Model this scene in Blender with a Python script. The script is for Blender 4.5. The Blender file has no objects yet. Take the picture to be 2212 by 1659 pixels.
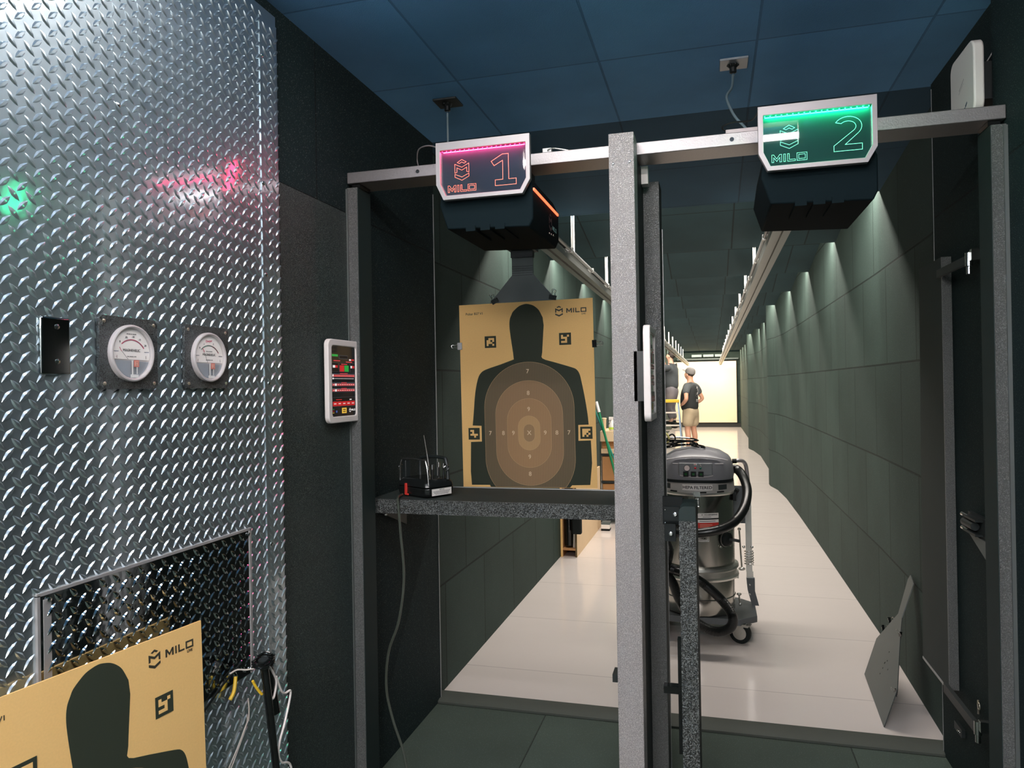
import bpy, bmesh, math, random
from mathutils import Vector, Matrix
random.seed(7)
S = bpy.context.scene
COL = S.collection
V = Vector

# ------------------------------------------------------------------ camera
CAM_H = 1.45
cam_d = bpy.data.cameras.new('camera')
cam_d.sensor_width = 36.0
cam_d.lens = 1568.0 / 2212.0 * 36.0
cam_d.clip_start = 0.02
cam_d.clip_end = 100
cam = bpy.data.objects.new('camera', cam_d)
COL.objects.link(cam)
_y, _p, _r = math.radians(15.37), math.radians(0.21), math.radians(0.97)
fw = V((-math.sin(_y) * math.cos(_p), math.cos(_y) * math.cos(_p), math.sin(_p)))
r0 = V((math.cos(_y), math.sin(_y), 0))
u0 = r0.cross(fw)
rr = r0 * math.cos(_r) - u0 * math.sin(_r)
uu = u0 * math.cos(_r) + r0 * math.sin(_r)
M = Matrix((rr, uu, -fw)).transposed().to_4x4()
M.translation = V((0, 0, CAM_H))
cam.matrix_world = M
S.camera = cam

# ------------------------------------------------------------------ world, exposure
w = bpy.data.worlds.new('world')
S.world = w
w.use_nodes = True
bgn = w.node_tree.nodes['Background']
bgn.inputs[0].default_value = (0.62, 0.80, 1.0, 1)
bgn.inputs[1].default_value = 0.05
S.view_settings.view_transform = 'Standard'
S.view_settings.look = 'None'
S.view_settings.exposure = 0.0
S.view_settings.gamma = 1.0
S.view_settings.use_curve_mapping = False

# ------------------------------------------------------------------ lights of the place
LIP0, PITCH, NB = 4.36, 1.49, 14


def area(name, loc, rot, sx, sy, power, color, spread=180):
    d = bpy.data.lights.new(name, 'AREA')
    d.shape = 'RECTANGLE'
    d.size, d.size_y = sx, sy
    d.energy = power
    d.color = color
    d.spread = math.radians(spread)
    o = bpy.data.objects.new(name, d)
    o.location = loc
    o.rotation_euler = rot
    COL.objects.link(o)
    return o


LANE_W = 50.0
TUBE_E = 115.0
FILL_PANEL_E = 95.0
HAZE_PANEL_E = 13.0
for k in range(NB):
    yk = LIP0 + PITCH * k
    far = k / (NB - 1.0)
    area('lane_light', (-0.17, yk + 0.10, 2.575), (math.radians(14), 0, 0), 2.1, 0.05,
         LANE_W * (1.0 + 0.5 * far), (1.0, 0.93 - 0.05 * far, 0.85 - 0.13 * far))
# lamps washing the target screen at the far end
area('screen_light', (-0.17, 23.6, 2.35), (math.radians(55), 0, 0), 1.9, 0.15, 20, (1.0, 0.84, 0.62))

# ------------------------------------------------------------------ materials
MATS = {}


def new_mat(name):
    m = bpy.data.materials.new(name)
    m.use_nodes = True
    return m, m.node_tree, m.node_tree.nodes['Principled BSDF']


def pmat(name, col, rough=0.5, metal=0.0, bump=0.0, bscale=200.0, spec=0.5, emit=None, estr=1.0,
         var=0.0, vscale=5.0, trans=0.0, coat=0.0, alpha=1.0, rvar=0.0):
    if name in MATS:
        return MATS[name]
    m, nt, b = new_mat(name)
    b.inputs['Base Color'].default_value = (*col, 1)
    b.inputs['Roughness'].default_value = rough
    b.inputs['Metallic'].default_value = metal
    b.inputs['Specular IOR Level'].default_value = spec
    b.inputs['Transmission Weight'].default_value = trans
    b.inputs['Coat Weight'].default_value = coat
    b.inputs['Alpha'].default_value = alpha
    tc = nt.nodes.new('ShaderNodeTexCoord')
    if emit:
        b.inputs['Emission Color'].default_value = (*emit, 1)
        b.inputs['Emission Strength'].default_value = estr
    if var > 0 or rvar > 0:
        n = nt.nodes.new('ShaderNodeTexNoise')
        n.inputs['Scale'].default_value = vscale
        n.inputs['Detail'].default_value = 5
        nt.links.new(tc.outputs['Object'], n.inputs['Vector'])
        if var > 0:
            mx = nt.nodes.new('ShaderNodeMix')
            mx.data_type = 'RGBA'
            mx.inputs['A'].default_value = (*[c * (1 - var) for c in col], 1)
            mx.inputs['B'].default_value = (*[min(1, c * (1 + var)) for c in col], 1)
            nt.links.new(n.outputs['Fac'], mx.inputs['Factor'])
            nt.links.new(mx.outputs['Result'], b.inputs['Base Color'])
        if rvar > 0:
            mr = nt.nodes.new('ShaderNodeMapRange')
            mr.inputs['To Min'].default_value = max(0.02, rough - rvar)
            mr.inputs['To Max'].default_value = rough + rvar
            nt.links.new(n.outputs['Fac'], mr.inputs['Value'])
            nt.links.new(mr.outputs['Result'], b.inputs['Roughness'])
    if bump > 0:
        n2 = nt.nodes.new('ShaderNodeTexNoise')
        n2.inputs['Scale'].default_value = bscale
        n2.inputs['Detail'].default_value = 2
        nt.links.new(tc.outputs['Object'], n2.inputs['Vector'])
        bp = nt.nodes.new('ShaderNodeBump')
        bp.inputs['Strength'].default_value = bump
        bp.inputs['Distance'].default_value = 0.002
        nt.links.new(n2.outputs['Fac'], bp.inputs['Height'])
        nt.links.new(bp.outputs['Normal'], b.inputs['Normal'])
    MATS[name] = m
    return m


def tile_mat(name, col, axes, bw, bh, off=(0, 0), shift=0.5, rough=0.75, seam=0.006, fleck=0.5, spec=0.25, gloss_seam=0.35, fscale=260, fpos=.60):
    """rubber tiles laid in courses; axes = the two object axes the courses run along"""
    m, nt, b = new_mat(name)
    tc = nt.nodes.new('ShaderNodeTexCoord')
    sp = nt.nodes.new('ShaderNodeSeparateXYZ')
    nt.links.new(tc.outputs['Object'], sp.inputs[0])
    cb = nt.nodes.new('ShaderNodeCombineXYZ')
    for i, a in enumerate(axes):
        ad = nt.nodes.new('ShaderNodeMath')
        ad.operation = 'ADD'
        ad.inputs[1].default_value = off[i] + 50 * (bw if i == 0 else bh)
        nt.links.new(sp.outputs[a], ad.inputs[0])
        nt.links.new(ad.outputs[0], cb.inputs[i])
    br = nt.nodes.new('ShaderNodeTexBrick')
    br.offset = shift
    br.squash = 1.0
    br.inputs['Scale'].default_value = 1.0
    br.inputs['Brick Width'].default_value = bw
    br.inputs['Row Height'].default_value = bh
    br.inputs['Mortar Size'].default_value = seam
    br.inputs['Mortar Smooth'].default_value = 0.3
    br.inputs['Bias'].default_value = 0
    br.inputs['Color1'].default_value = (*[c * 0.88 for c in col], 1)
    br.inputs['Color2'].default_value = (*[c * 1.14 for c in col], 1)
    br.inputs['Mortar'].default_value = (*[c * gloss_seam for c in col], 1)
    nt.links.new(cb.outputs[0], br.inputs['Vector'])
    # pale flecks and mottling of the pressed rubber crumb
    nz = nt.nodes.new('ShaderNodeTexNoise')
    nz.inputs['Scale'].default_value = fscale
    nz.inputs['Detail'].default_value = 3
    nt.links.new(tc.outputs['Object'], nz.inputs['Vector'])
    cr = nt.nodes.new('ShaderNodeValToRGB')
    cr.color_ramp.elements[0].position = fpos
    cr.color_ramp.elements[0].color = (0, 0, 0, 1)
    cr.color_ramp.elements[1].position = 0.80
    cr.color_ramp.elements[1].color = (fleck * .75, fleck * .85, fleck * .8, 1)
    nt.links.new(nz.outputs['Fac'], cr.inputs[0])
    n3 = nt.nodes.new('ShaderNodeTexNoise')
    n3.inputs['Scale'].default_value = 3.0
    n3.inputs['Detail'].default_value = 6
    nt.links.new(tc.outputs['Object'], n3.inputs['Vector'])
    mr = nt.nodes.new('ShaderNodeMapRange')
    mr.inputs['To Min'].default_value = 0.75
    mr.inputs['To Max'].default_value = 1.25
    nt.links.new(n3.outputs['Fac'], mr.inputs['Value'])
    mu = nt.nodes.new('ShaderNodeMix')
    mu.data_type = 'RGBA'
    mu.blend_type = 'MULTIPLY'
    mu.inputs['Factor'].default_value = 1
    nt.links.new(br.outputs['Color'], mu.inputs['A'])
    nt.links.new(mr.outputs['Result'], mu.inputs['B'])
    adx = nt.nodes.new('ShaderNodeMix')
    adx.data_type = 'RGBA'
    adx.blend_type = 'ADD'
    adx.inputs['Factor'].default_value = 0.25
    nt.links.new(mu.outputs['Result'], adx.inputs['A'])
    nt.links.new(cr.outputs[0], adx.inputs['B'])
    nt.links.new(adx.outputs['Result'], b.inputs['Base Color'])
    b.inputs['Roughness'].default_value = rough
    b.inputs['Specular IOR Level'].default_value = spec
    mm = nt.nodes.new('ShaderNodeMath')
    mm.operation = 'MULTIPLY_ADD'
    mm.inputs[1].default_value = -3.0
    nt.links.new(br.outputs['Fac'], mm.inputs[0])
    nt.links.new(nz.outputs['Fac'], mm.inputs[2])
    bp = nt.nodes.new('ShaderNodeBump')
    bp.inputs['Strength'].default_value = 0.5
    bp.inputs['Distance'].default_value = 0.002
    nt.links.new(mm.outputs[0], bp.inputs['Height'])
    nt.links.new(bp.outputs['Normal'], b.inputs['Normal'])
    MATS[name] = m
    return m


def haircell(name, col, rough=0.32, scale=330, strength=1.0, spec=0.8, dist=0.0016, contrast=1.6):
    """pebbled black sheet plastic"""
    m, nt, b = new_mat(name)
    tc = nt.nodes.new('ShaderNodeTexCoord')
    n = nt.nodes.new('ShaderNodeTexNoise')
    n.inputs['Scale'].default_value = scale
    n.inputs['Detail'].default_value = 1.5
    n.inputs['Roughness'].default_value = 0.6
    n.inputs['Distortion'].default_value = 0.8
    nt.links.new(tc.outputs['Object'], n.inputs['Vector'])
    cr = nt.nodes.new('ShaderNodeMapRange')
    cr.inputs['From Min'].default_value = 0.40
    cr.inputs['From Max'].default_value = 0.60
    nt.links.new(n.outputs['Fac'], cr.inputs['Value'])
    bp = nt.nodes.new('ShaderNodeBump')
    bp.inputs['Strength'].default_value = strength
    bp.inputs['Distance'].default_value = dist
    nt.links.new(cr.outputs['Result'], bp.inputs['Height'])
    nt.links.new(bp.outputs['Normal'], b.inputs['Normal'])
    # pebble highlights put into the colour: tops paler, grooves between them darker
    mx = nt.nodes.new('ShaderNodeMix')
    mx.data_type = 'RGBA'
    mx.inputs['A'].default_value = (*[c * (1 - min(.85, contrast * .5)) for c in col], 1)
    mx.inputs['B'].default_value = (*[min(1, c * (1 + contrast)) for c in col], 1)
    pw = nt.nodes.new('ShaderNodeMath')
    pw.operation = 'POWER'
    pw.inputs[1].default_value = 1.6
    nt.links.new(cr.outputs['Result'], pw.inputs[0])
    nt.links.new(pw.outputs[0], mx.inputs['Factor'])
    nt.links.new(mx.outputs['Result'], b.inputs['Base Color'])
    b.inputs['Roughness'].default_value = rough
    b.inputs['Specular IOR Level'].default_value = spec
    MATS[name] = m
    return m


BLK = (0.010, 0.019, 0.017)
M_wall = tile_mat('rubber_wall_tiles', (0.033, 0.054, 0.046), (1, 2), 0.62, 0.515, off=(0.1, 0.01))
M_sheet = tile_mat('black_wall_sheet', (0.005, 0.0145, 0.0155), (1, 2), 2.4, 2.066, off=(0.3, 0.0), seam=0.004, fleck=0.9)
M_stall = tile_mat('stall_wall_sheet', (0.004, 0.0125, 0.012), (1, 2), 3.4, 2.066, off=(1.3, 0.0), seam=0.004, fleck=0.5)
M_speck = tile_mat('speckled_black_sheet', (0.010, 0.020, 0.019), (1, 2), 3, 3, off=(.5, .3), fleck=2.6, fscale=800, fpos=.56, rough=.5, spec=.5)
M_ceil = tile_mat('haze_blue_ceiling_tiles', (0.110, 0.285, 0.50), (0, 1), 0.525, 0.605, off=(0.36, -2.525), shift=0.0, seam=0.0045, gloss_seam=.62, fleck=0.08, rough=0.8)  # blue haze and lamp light over the ceiling put into the tile colour
M_baf = tile_mat('baffle_tiles', (0.022, 0.055, 0.064), (0, 1), 0.525, 0.745, off=(0.36, -LIP0), shift=0.0, seam=0.006, fleck=0.12, rough=0.8)
M_baf0 = tile_mat('first_baffle_tiles', (0.026, 0.075, 0.120), (0, 1), 0.525, 0.605, off=(0.36, -2.525), shift=0.0, seam=0.0045, gloss_seam=.62, fleck=0.1, rough=0.8)  # ceiling tiles again, haze blue toned down in the colour past the stall
M_mat = tile_mat('rubber_mat_tiles', (0.052, 0.072, 0.058), (0, 1), 0.61, 0.61, off=(0.72, -3.08), shift=0.5, seam=0.003, fleck=0.5, rough=0.8)
M_ramp = pmat('rubber_ramp', (0.050, 0.058, 0.048), 0.7, bump=0.3, bscale=300, var=0.15)
M_hair = haircell('pebbled_plastic', (0.085, 0.092, 0.089), rough=0.30, scale=360, spec=1.0, dist=0.003, contrast=1.7)
M_hairL = haircell('pebbled_plastic_post', (0.48, 0.45, 0.44), rough=0.38, scale=420, spec=1.0, dist=0.0022, contrast=.45)  # pale base holds the lamp glare on the post's pebbles
M_hair2 = haircell('pebbled_plastic_fine', (0.13, 0.135, 0.13), rough=0.38, scale=430, spec=1.0, dist=0.0020, contrast=.6)
M_blk = pmat('black_plastic', (0.008, 0.010, 0.010), 0.35, bump=0.1, bscale=400)
M_blkr = pmat('black_powder_coat', (0.014, 0.019, 0.019), 0.5, bump=0.15, bscale=600)
M_blkg = pmat('gloss_black', (0.006, 0.007, 0.007), 0.12)
M_stallp = pmat('dark_stall_board', (0.005, 0.0165, 0.0155), 0.65, bump=0.2, bscale=500)
M_alu = pmat('brushed_aluminium', (0.55, 0.53, 0.53), 0.55, 0.7, bump=0.08, bscale=350, var=0.06, vscale=60)
M_alug = pmat('grey_aluminium', (0.42, 0.43, 0.43), 0.42, 0.6, bump=0.05, bscale=350)
M_chr = pmat('chrome', (0.75, 0.74, 0.72), 0.18, 1.0)
M_zinc = pmat('zinc_plate', (0.62, 0.61, 0.56), 0.35, 0.9, var=0.1, vscale=30)
M_stl = pmat('stainless_drum', (0.46, 0.45, 0.41), 0.22, 1.0, rvar=0.06, vscale=8)
M_wht = pmat('white_plastic', (0.80, 0.74, 0.71), 0.45)
M_paper = pmat('white_label', (0.80, 0.77, 0.73), 0.6)
M_ink = pmat('black_ink', (0.009, 0.012, 0.012), 0.6, spec=0.2)
M_red = pmat('red_plastic', (0.62, 0.04, 0.03), 0.4)
M_grn = pmat('green_enamel', (0.01, 0.19, 0.08), 0.3)
M_grn2 = pmat('teal_enamel', (0.03, 0.25, 0.20), 0.25)
M_kraft = pmat('kraft_card', (0.92, 0.575, 0.215), 0.8, bump=0.1, bscale=400, var=0.06, vscale=200)
M_card = pmat('brown_cardboard', (0.46, 0.23, 0.09), 0.8, var=0.12, vscale=12)
M_cardl = pmat('pale_cardboard', (0.76, 0.56, 0.35), 0.8, var=0.05, vscale=12)
M_cop = pmat('gold_label', (0.5, 0.3, 0.05), 0.5)
M_coro = pmat('grey_fluted_plastic', (0.085, 0.105, 0.10), 0.45, var=0.1, vscale=9)
M_rodw = pmat('bright_zinc_rod', (0.92, 0.91, 0.88), 0.35, 0.1)


# ------------------------------------------------------------------ mesh helpers
class MB:
    def __init__(s):
        s.v, s.f, s.m = [], [], []

    def add(s, vs, fs, mi=0):
        o = len(s.v)
        s.v += [V(p) for p in vs]
        s.f += [[i + o for i in f] for f in fs]
        s.m += [mi] * len(fs)
        return s

    def box(s, x0, x1, y0, y1, z0, z1, mi=0):
        return s.add([(x0, y0, z0), (x1, y0, z0), (x1, y1, z0), (x0, y1, z0), (x0, y0, z1), (x1, y0, z1), (x1, y1, z1), (x0, y1, z1)],
                     [(0, 3, 2, 1), (4, 5, 6, 7), (0, 1, 5, 4), (1, 2, 6, 5), (2, 3, 7, 6), (3, 0, 4, 7)], mi)

    def prism(s, pts, a, b, axis='y', mi=0):
        """pts = 2-D outline, swept from a to b along axis.  y: (x,z)  x: (y,z)  z: (x,y)"""
        def P(p, t):
            return {'y': (p[0], t, p[1]), 'x': (t, p[0], p[1]), 'z': (p[0], p[1], t)}[axis]
        n = len(pts)
        vs = [P(p, a) for p in pts] + [P(p, b) for p in pts]
        fs = [list(range(n)), list(range(2 * n - 1, n - 1, -1))] + [(i, i + n, (i + 1) % n + n, (i + 1) % n) for i in range(n)]
        return s.add(vs, fs, mi)

    def cyl(s, p0, p1, r0, r1=None, n=16, mi=0, cap=True):
        r1 = r0 if r1 is None else r1
        p0, p1 = V(p0), V(p1)
        d = (p1 - p0).normalized()
        a = d.orthogonal().normalized()
        b = d.cross(a)
        vs = []
        for p, r in ((p0, r0), (p1, r1)):
            for i in range(n):
                t = 2 * math.pi * i / n
                vs.append(p + a * (r * math.cos(t)) + b * (r * math.sin(t)))
        fs = [(i, (i + 1) % n, (i + 1) % n + n, i + n) for i in range(n)]
        if cap:
            fs += [list(range(n - 1, -1, -1)), list(range(n, 2 * n))]
        return s.add(vs, fs, mi)

    def tube(s, pts, r, n=8, closed=False, smooth=0, mi=0, ridges=0):
        pts = [V(p) for p in pts]
        if smooth:
            pts = catmull(pts, smooth, closed)
        N = len(pts)
        vs, fs = [], []
        prev = None
        for i, p in enumerate(pts):
            if closed:
                d = pts[(i + 1) % N] - pts[i - 1]
            else:
                d = pts[min(i + 1, N - 1)] - pts[max(i - 1, 0)]
            d.normalize()
            if prev is None:
                a = d.orthogonal().normalized()
            else:
                a = (prev - d * prev.dot(d))
                a = a.normalized() if a.length > 1e-6 else d.orthogonal().normalized()
            prev = a
            b = d.cross(a)
            rad = r(i / max(1, N - 1)) if callable(r) else r
            if ridges:
                rad = rad * (1.0 if i % 2 else 1.0 - ridges)
            for k in range(n):
                t = 2 * math.pi * k / n
                vs.append(p + a * (rad * math.cos(t)) + b * (rad * math.sin(t)))
        for i in range(N if closed else N - 1):
            j = (i + 1) % N
            fs += [(i * n + k, i * n + (k + 1) % n, j * n + (k + 1) % n, j * n + k) for k in range(n)]
        if not closed:
            fs += [list(range(n - 1, -1, -1)), list(range((N - 1) * n, N * n))]
        return s.add(vs, fs, mi)

    def lathe(s, prof, c, n=48, mi=0, axis=None, sx=1.0, sy=1.0):
        """prof = [(r, z)], about the vertical through c, or about the given axis"""
        c = V(c)
        ax = V(axis).normalized() if axis else V((0, 0, 1))
        if axis:
            a = ax.orthogonal().normalized()
            b = ax.cross(a)
        else:
            a, b = V((1, 0, 0)), V((0, 1, 0))
        vs = []
        for r, z in prof:
            for i in range(n):
                t = 2 * math.pi * i / n
                vs.append(c + a * (r * math.cos(t) * sx) + b * (r * math.sin(t) * sy) + ax * z)
        m = len(prof)
        fs = [(j * n + i, j * n + (i + 1) % n, (j + 1) * n + (i + 1) % n, (j + 1) * n + i) for j in range(m - 1) for i in range(n)]
        fs += [list(range(n - 1, -1, -1)), list(range((m - 1) * n, m * n))]
        return s.add(vs, fs, mi)

    def ball(s, c, r, n=12, mi=0, sc=(1, 1, 1)):
        prof = [(max(1e-4, r * math.sin(math.pi * i / n)), -r * math.cos(math.pi * i / n)) for i in range(n + 1)]
        o = len(s.v)
        s.lathe(prof, (0, 0, 0), n * 2, mi)
        for i in range(o, len(s.v)):
            q = s.v[i]
            s.v[i] = V((q.x * sc[0] + c[0], q.y * sc[1] + c[1], q.z * sc[2] + c[2]))
        return s

    def xf(s, mtx, start=0):
        for i in range(start, len(s.v)):
            s.v[i] = mtx @ s.v[i]
        return s

    def build(s, name, mats, parent=None, angle=35, bevel=0, seg=2, local=False, flip=False):
        me = bpy.data.meshes.new(name)
        off = V((0, 0, 0))
        if parent is not None and not local:
            off = BASE.get(parent.name, V((0, 0, 0)))
        me.from_pydata([tuple(p - off) for p in s.v], [], s.f)
        mats = mats if isinstance(mats, (list, tuple)) else [mats]
        for m in mats:
            me.materials.append(m)
        if len(mats) > 1:
            me.polygons.foreach_set('material_index', s.m)
        bm = bmesh.new()
        bm.from_mesh(me)
        bmesh.ops.recalc_face_normals(bm, faces=bm.faces)
        bm.to_mesh(me)
        bm.free()
        me.polygons.foreach_set('use_smooth', [True] * len(me.polygons))
        try:
            me.set_sharp_from_angle(angle=math.radians(angle))
        except Exception:
            pass
        me.update()
        o = bpy.data.objects.new(name, me)
        COL.objects.link(o)
        if parent is not None:
            o.parent = parent
            BASE[o.name] = BASE.get(parent.name, V((0, 0, 0))) if not local else V((0, 0, 0))
        if bevel:
            b = o.modifiers.new('bevel', 'BEVEL')
            b.width = bevel
            b.segments = seg
            b.limit_method = 'ANGLE'
        return o


BASE = {}


def catmull(p, k, closed=False):
    out = []
    n = len(p)
    rng = n if closed else n - 1
    for i in range(rng):
        if closed:
            a, b, c, d = p[i - 1], p[i], p[(i + 1) % n], p[(i + 2) % n]
        else:
            b, c = p[i], p[i + 1]
            a = p[i - 1] if i else b * 2 - c
            d = p[i + 2] if i + 2 < n else c * 2 - b
        for j in range(k):
            t = j / k
            out.append(0.5 * ((2 * b) + (c - a) * t + (2 * a - 5 * b + 4 * c - d) * t * t + (3 * b - a - 3 * c + d) * t ** 3))
    if not closed:
        out.append(p[-1])
    return out


def thing(name, label, cat, loc=(0, 0, 0), group=None, rot=None):
    o = bpy.data.objects.new(name, None)
    COL.objects.link(o)
    o.location = loc
    if rot:
        o.rotation_euler = rot
    o.empty_display_size = 0.1
    o['label'] = label
    o['category'] = cat
    if group:
        o['group'] = group
    BASE[o.name] = V(loc)
    return o


def tag(o, label, cat, group=None):
    o['label'] = label
    o['category'] = cat
    if group:
        o['group'] = group
    return o


def struct(o):
    o['kind'] = 'structure'
    return o


def copy_tree(o, parent=None):
    c = o.copy()
    COL.objects.link(c)
    if parent is not None:
        c.parent = parent
    for ch in list(o.children):
        copy_tree(ch, c)
    return c


def text_mb(mb, s, size, mtx, mi=0, depth=0.0004, bold=0.0, align='CENTER', spacing=1.0):
    cu = bpy.data.curves.new('t', 'FONT')
    cu.body = s
    cu.size = size
    cu.align_x = align
    cu.align_y = 'CENTER'
    cu.extrude = depth / 2
    cu.offset = bold
    cu.space_character = spacing
    cu.resolution_u = 3
    ob = bpy.data.objects.new('t', cu)
    COL.objects.link(ob)
    dg = bpy.context.evaluated_depsgraph_get()
    me = bpy.data.meshes.new_from_object(ob.evaluated_get(dg))
    mb.add([mtx @ v.co for v in me.vertices], [list(p.vertices) for p in me.polygons], mi)
    bpy.data.objects.remove(ob)
    bpy.data.curves.remove(cu)
    bpy.data.meshes.remove(me)
    return mb


def flat(mb, pts, z, mtx, mi=0, th=0.0003):
    """flat printed shape: 2-D outline pts lifted to z, very thin"""
    n = len(pts)
    vs = [mtx @ V((p[0], p[1], z)) for p in pts] + [mtx @ V((p[0], p[1], z - th)) for p in pts]
    fs = [list(range(n))] + [(i, (i + 1) % n, (i + 1) % n + n, i + n) for i in range(n)]
    return mb.add(vs, fs, mi)


def scribble(mb, x0, x1, y, h, z, mtx, mi=0, seed=1):
    """a line of print too small to read: short word-like dashes"""
    r_ = random.Random(seed + int(x0 * 1e4) + int(y * 1e4))
    x = x0
    while x < x1:
        w_ = h * (1.2 + 2.5 * r_.random())
        flat(mb, [(x, y - h / 2), (min(x + w_, x1), y - h / 2), (min(x + w_, x1), y + h / 2), (x, y + h / 2)], z, mtx, mi)
        x += w_ + h * .6


def rect(x0, x1, y0, y1):
    return [(x0, y0), (x1, y0), (x1, y1), (x0, y1)]


def outline(mb, pts, wd, z, mtx, mi=0, closed=True):
    """line of width wd following pts"""
    n = len(pts)
    for i in range(n if closed else n - 1):
        a, b = V(pts[i]).to_2d(), V(pts[(i + 1) % n]).to_2d()
        d = (b - a)
        if d.length < 1e-7:
            continue
        d.normalize()
        q = V((-d.y, d.x)) * wd / 2
        a2, b2 = a - d * wd * .45, b + d * wd * .45
        flat(mb, [a2 + q, a2 - q, b2 - q, b2 + q], z, mtx, mi)


def capsule(cx, cy, hx, hy, n=36, ymin=None):
    pts = []
    for sgn, c0 in ((1, cy + hy - hx), (-1, cy - hy + hx)):
        for i in range(n + 1):
            t = math.pi * i / n if sgn > 0 else math.pi + math.pi * i / n
            pts.append((cx + hx * math.cos(t), c0 + hx * math.sin(t)))
    if ymin is not None:
        out = []
        m = len(pts)
        for i in range(m):
            a, b = pts[i], pts[(i + 1) % m]
            if a[1] >= ymin:
                out.append(a)
            if (a[1] >= ymin) != (b[1] >= ymin):
                t = (ymin - a[1]) / (b[1] - a[1])
                out.append((a[0] + t * (b[0] - a[0]), ymin))
        pts = out
    return pts


# the lettering and the cube emblem (unit sizes)
EMB = [[(-.32, .46), (0, .64), (.32, .46), (.17, .38), (0, .47), (-.17, .38)],
       [(-.5, .36), (0, .12), (.5, .36), (.5, -.24), (.35, -.20), (.35, .10), (0, -.08), (-.35, .10), (-.35, -.20), (-.5, -.24)],
       [(-.5, -.32), (0, -.54), (.5, -.32), (.5, -.52), (0, -.76), (-.5, -.52)]]
LET = [[(0, 0), (0, 1), (.24, 1), (.62, .44), (1.0, 1), (1.24, 1), (1.24, 0), (1.0, 0), (1.0, .62), (.62, .10), (.24, .62), (.24, 0)],
       [(1.50, 0), (1.72, 0), (1.72, 1), (1.50, 1)],
       [(1.98, 0), (1.98, 1), (2.2, 1), (2.2, .22), (2.95, .22), (2.95, 0)]]
ORING = ((3.15, 4.4, 0, 1), (3.37, 4.18, .22, .78))


def emblem(mb, cx, cy, s, z, mtx, mi=0, line=0):
    for p in EMB:
        q = [(cx + a * s, cy + b * s) for a, b in p]
        outline(mb, q, line, z, mtx, mi) if line else flat(mb, q, z, mtx, mi)


def milo(mb, x, y, s, z, mtx, mi=0, line=0):
    for p in LET:
        q = [(x + a * s, y + b * s) for a, b in p]
        outline(mb, q, line, z, mtx, mi) if line else flat(mb, q, z, mtx, mi)
    (a0, a1, b0, b1), (c0, c1, d0, d1) = ORING
    if line:
        for r_ in ORING:
            outline(mb, [(x + p * s, y + q * s) for p, q in rect(*r_)], line, z, mtx, mi)
    else:
        for r_ in ((a0, a1, b0, d0), (a0, a1, d1, b1), (a0, c0, d0, d1), (c1, a1, d0, d1)):
            flat(mb, [(x + p * s, y + q * s) for p, q in rect(*r_)], z, mtx, mi)


# plane frames: 2-D (u right, v up) -> world
def frame_XZ(x, y, z):       # facing -Y (towards the camera)
    return Matrix(((1, 0, 0, x), (0, 0, -1, y), (0, 1, 0, z), (0, 0, 0, 1)))


def frame_YZ(x, y, z):       # facing +X, u along +Y
    return Matrix(((0, 0, 1, x), (1, 0, 0, y), (0, 1, 0, z), (0, 0, 0, 1)))


# ================================================================== THE SETTING
mb = MB()
mb.box(-2.0, 1.6, 3.05, 25.3, -0.12, 0.0)
m, nt, b = new_mat('glossy_epoxy_floor')
tc = nt.nodes.new('ShaderNodeTexCoord')
br = nt.nodes.new('ShaderNodeTexBrick')
br.offset = 0.0
br.inputs['Scale'].default_value = 1
br.inputs['Brick Width'].default_value = 30
br.inputs['Row Height'].default_value = 0.82
br.inputs['Mortar Size'].default_value = 0.0035
br.inputs['Color1'].default_value = (0.66, 0.60, 0.57, 1)
br.inputs['Color2'].default_value = (0.64, 0.58, 0.55, 1)
br.inputs['Mortar'].default_value = (0.47, 0.43, 0.41, 1)
mp = nt.nodes.new('ShaderNodeMapping')
mp.inputs['Location'].default_value = (15, 0.5, 0)
nt.links.new(tc.outputs['Object'], mp.inputs[0])
nt.links.new(mp.outputs[0], br.inputs['Vector'])
nt.links.new(br.outputs['Color'], b.inputs['Base Color'])
b.inputs['Roughness'].default_value = 0.13
b.inputs['Specular IOR Level'].default_value = 0.5
nn = nt.nodes.new('ShaderNodeTexNoise')
nn.inputs['Scale'].default_value = 5
nt.links.new(tc.outputs['Object'], nn.inputs['Vector'])
bp = nt.nodes.new('ShaderNodeBump')
bp.inputs['Strength'].default_value = 0.12
bp.inputs['Distance'].default_value = 0.01
nt.links.new(nn.outputs['Fac'], bp.inputs['Height'])
nt.links.new(bp.outputs['Normal'], b.inputs['Normal'])
M_floor = m
struct(mb.build('floor', M_floor))
mb = MB()
mb.box(-1.6, 1.5, -2.6, 3.09, -0.12, 0.02)
struct(mb.build('floor', M_mat))
mb = MB()
mb.prism([(3.085, 0.0), (3.085, 0.028), (3.10, 0.034), (3.20, 0.030), (3.268, 0.001)], -1.262, 0.90, 'x')
struct(mb.build('trim_1', M_ramp))

# left wall: stall part and lane part
mb = MB()
mb.box(-1.45, -1.222, -2.6, 3.13, 0.0, 2.75)
struct(mb.build('wall_left', [M_sheet]))
mb = MB()
mb.box(-1.45, -1.262, 3.13, 25.2, -0.02, 3.0)
struct(mb.build('wall_left', M_wall))
mb = MB()
mb.box(-1.2225, -1.2205, 1.845, 2.302, 0.02, 2.066)
struct(mb.build('wall_left', M_speck))
mb = MB()
mb.box(-1.223, -1.2190, 3.122, 3.126, 0.02, 2.34)
struct(mb.build('trim_2', M_alug))
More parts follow.
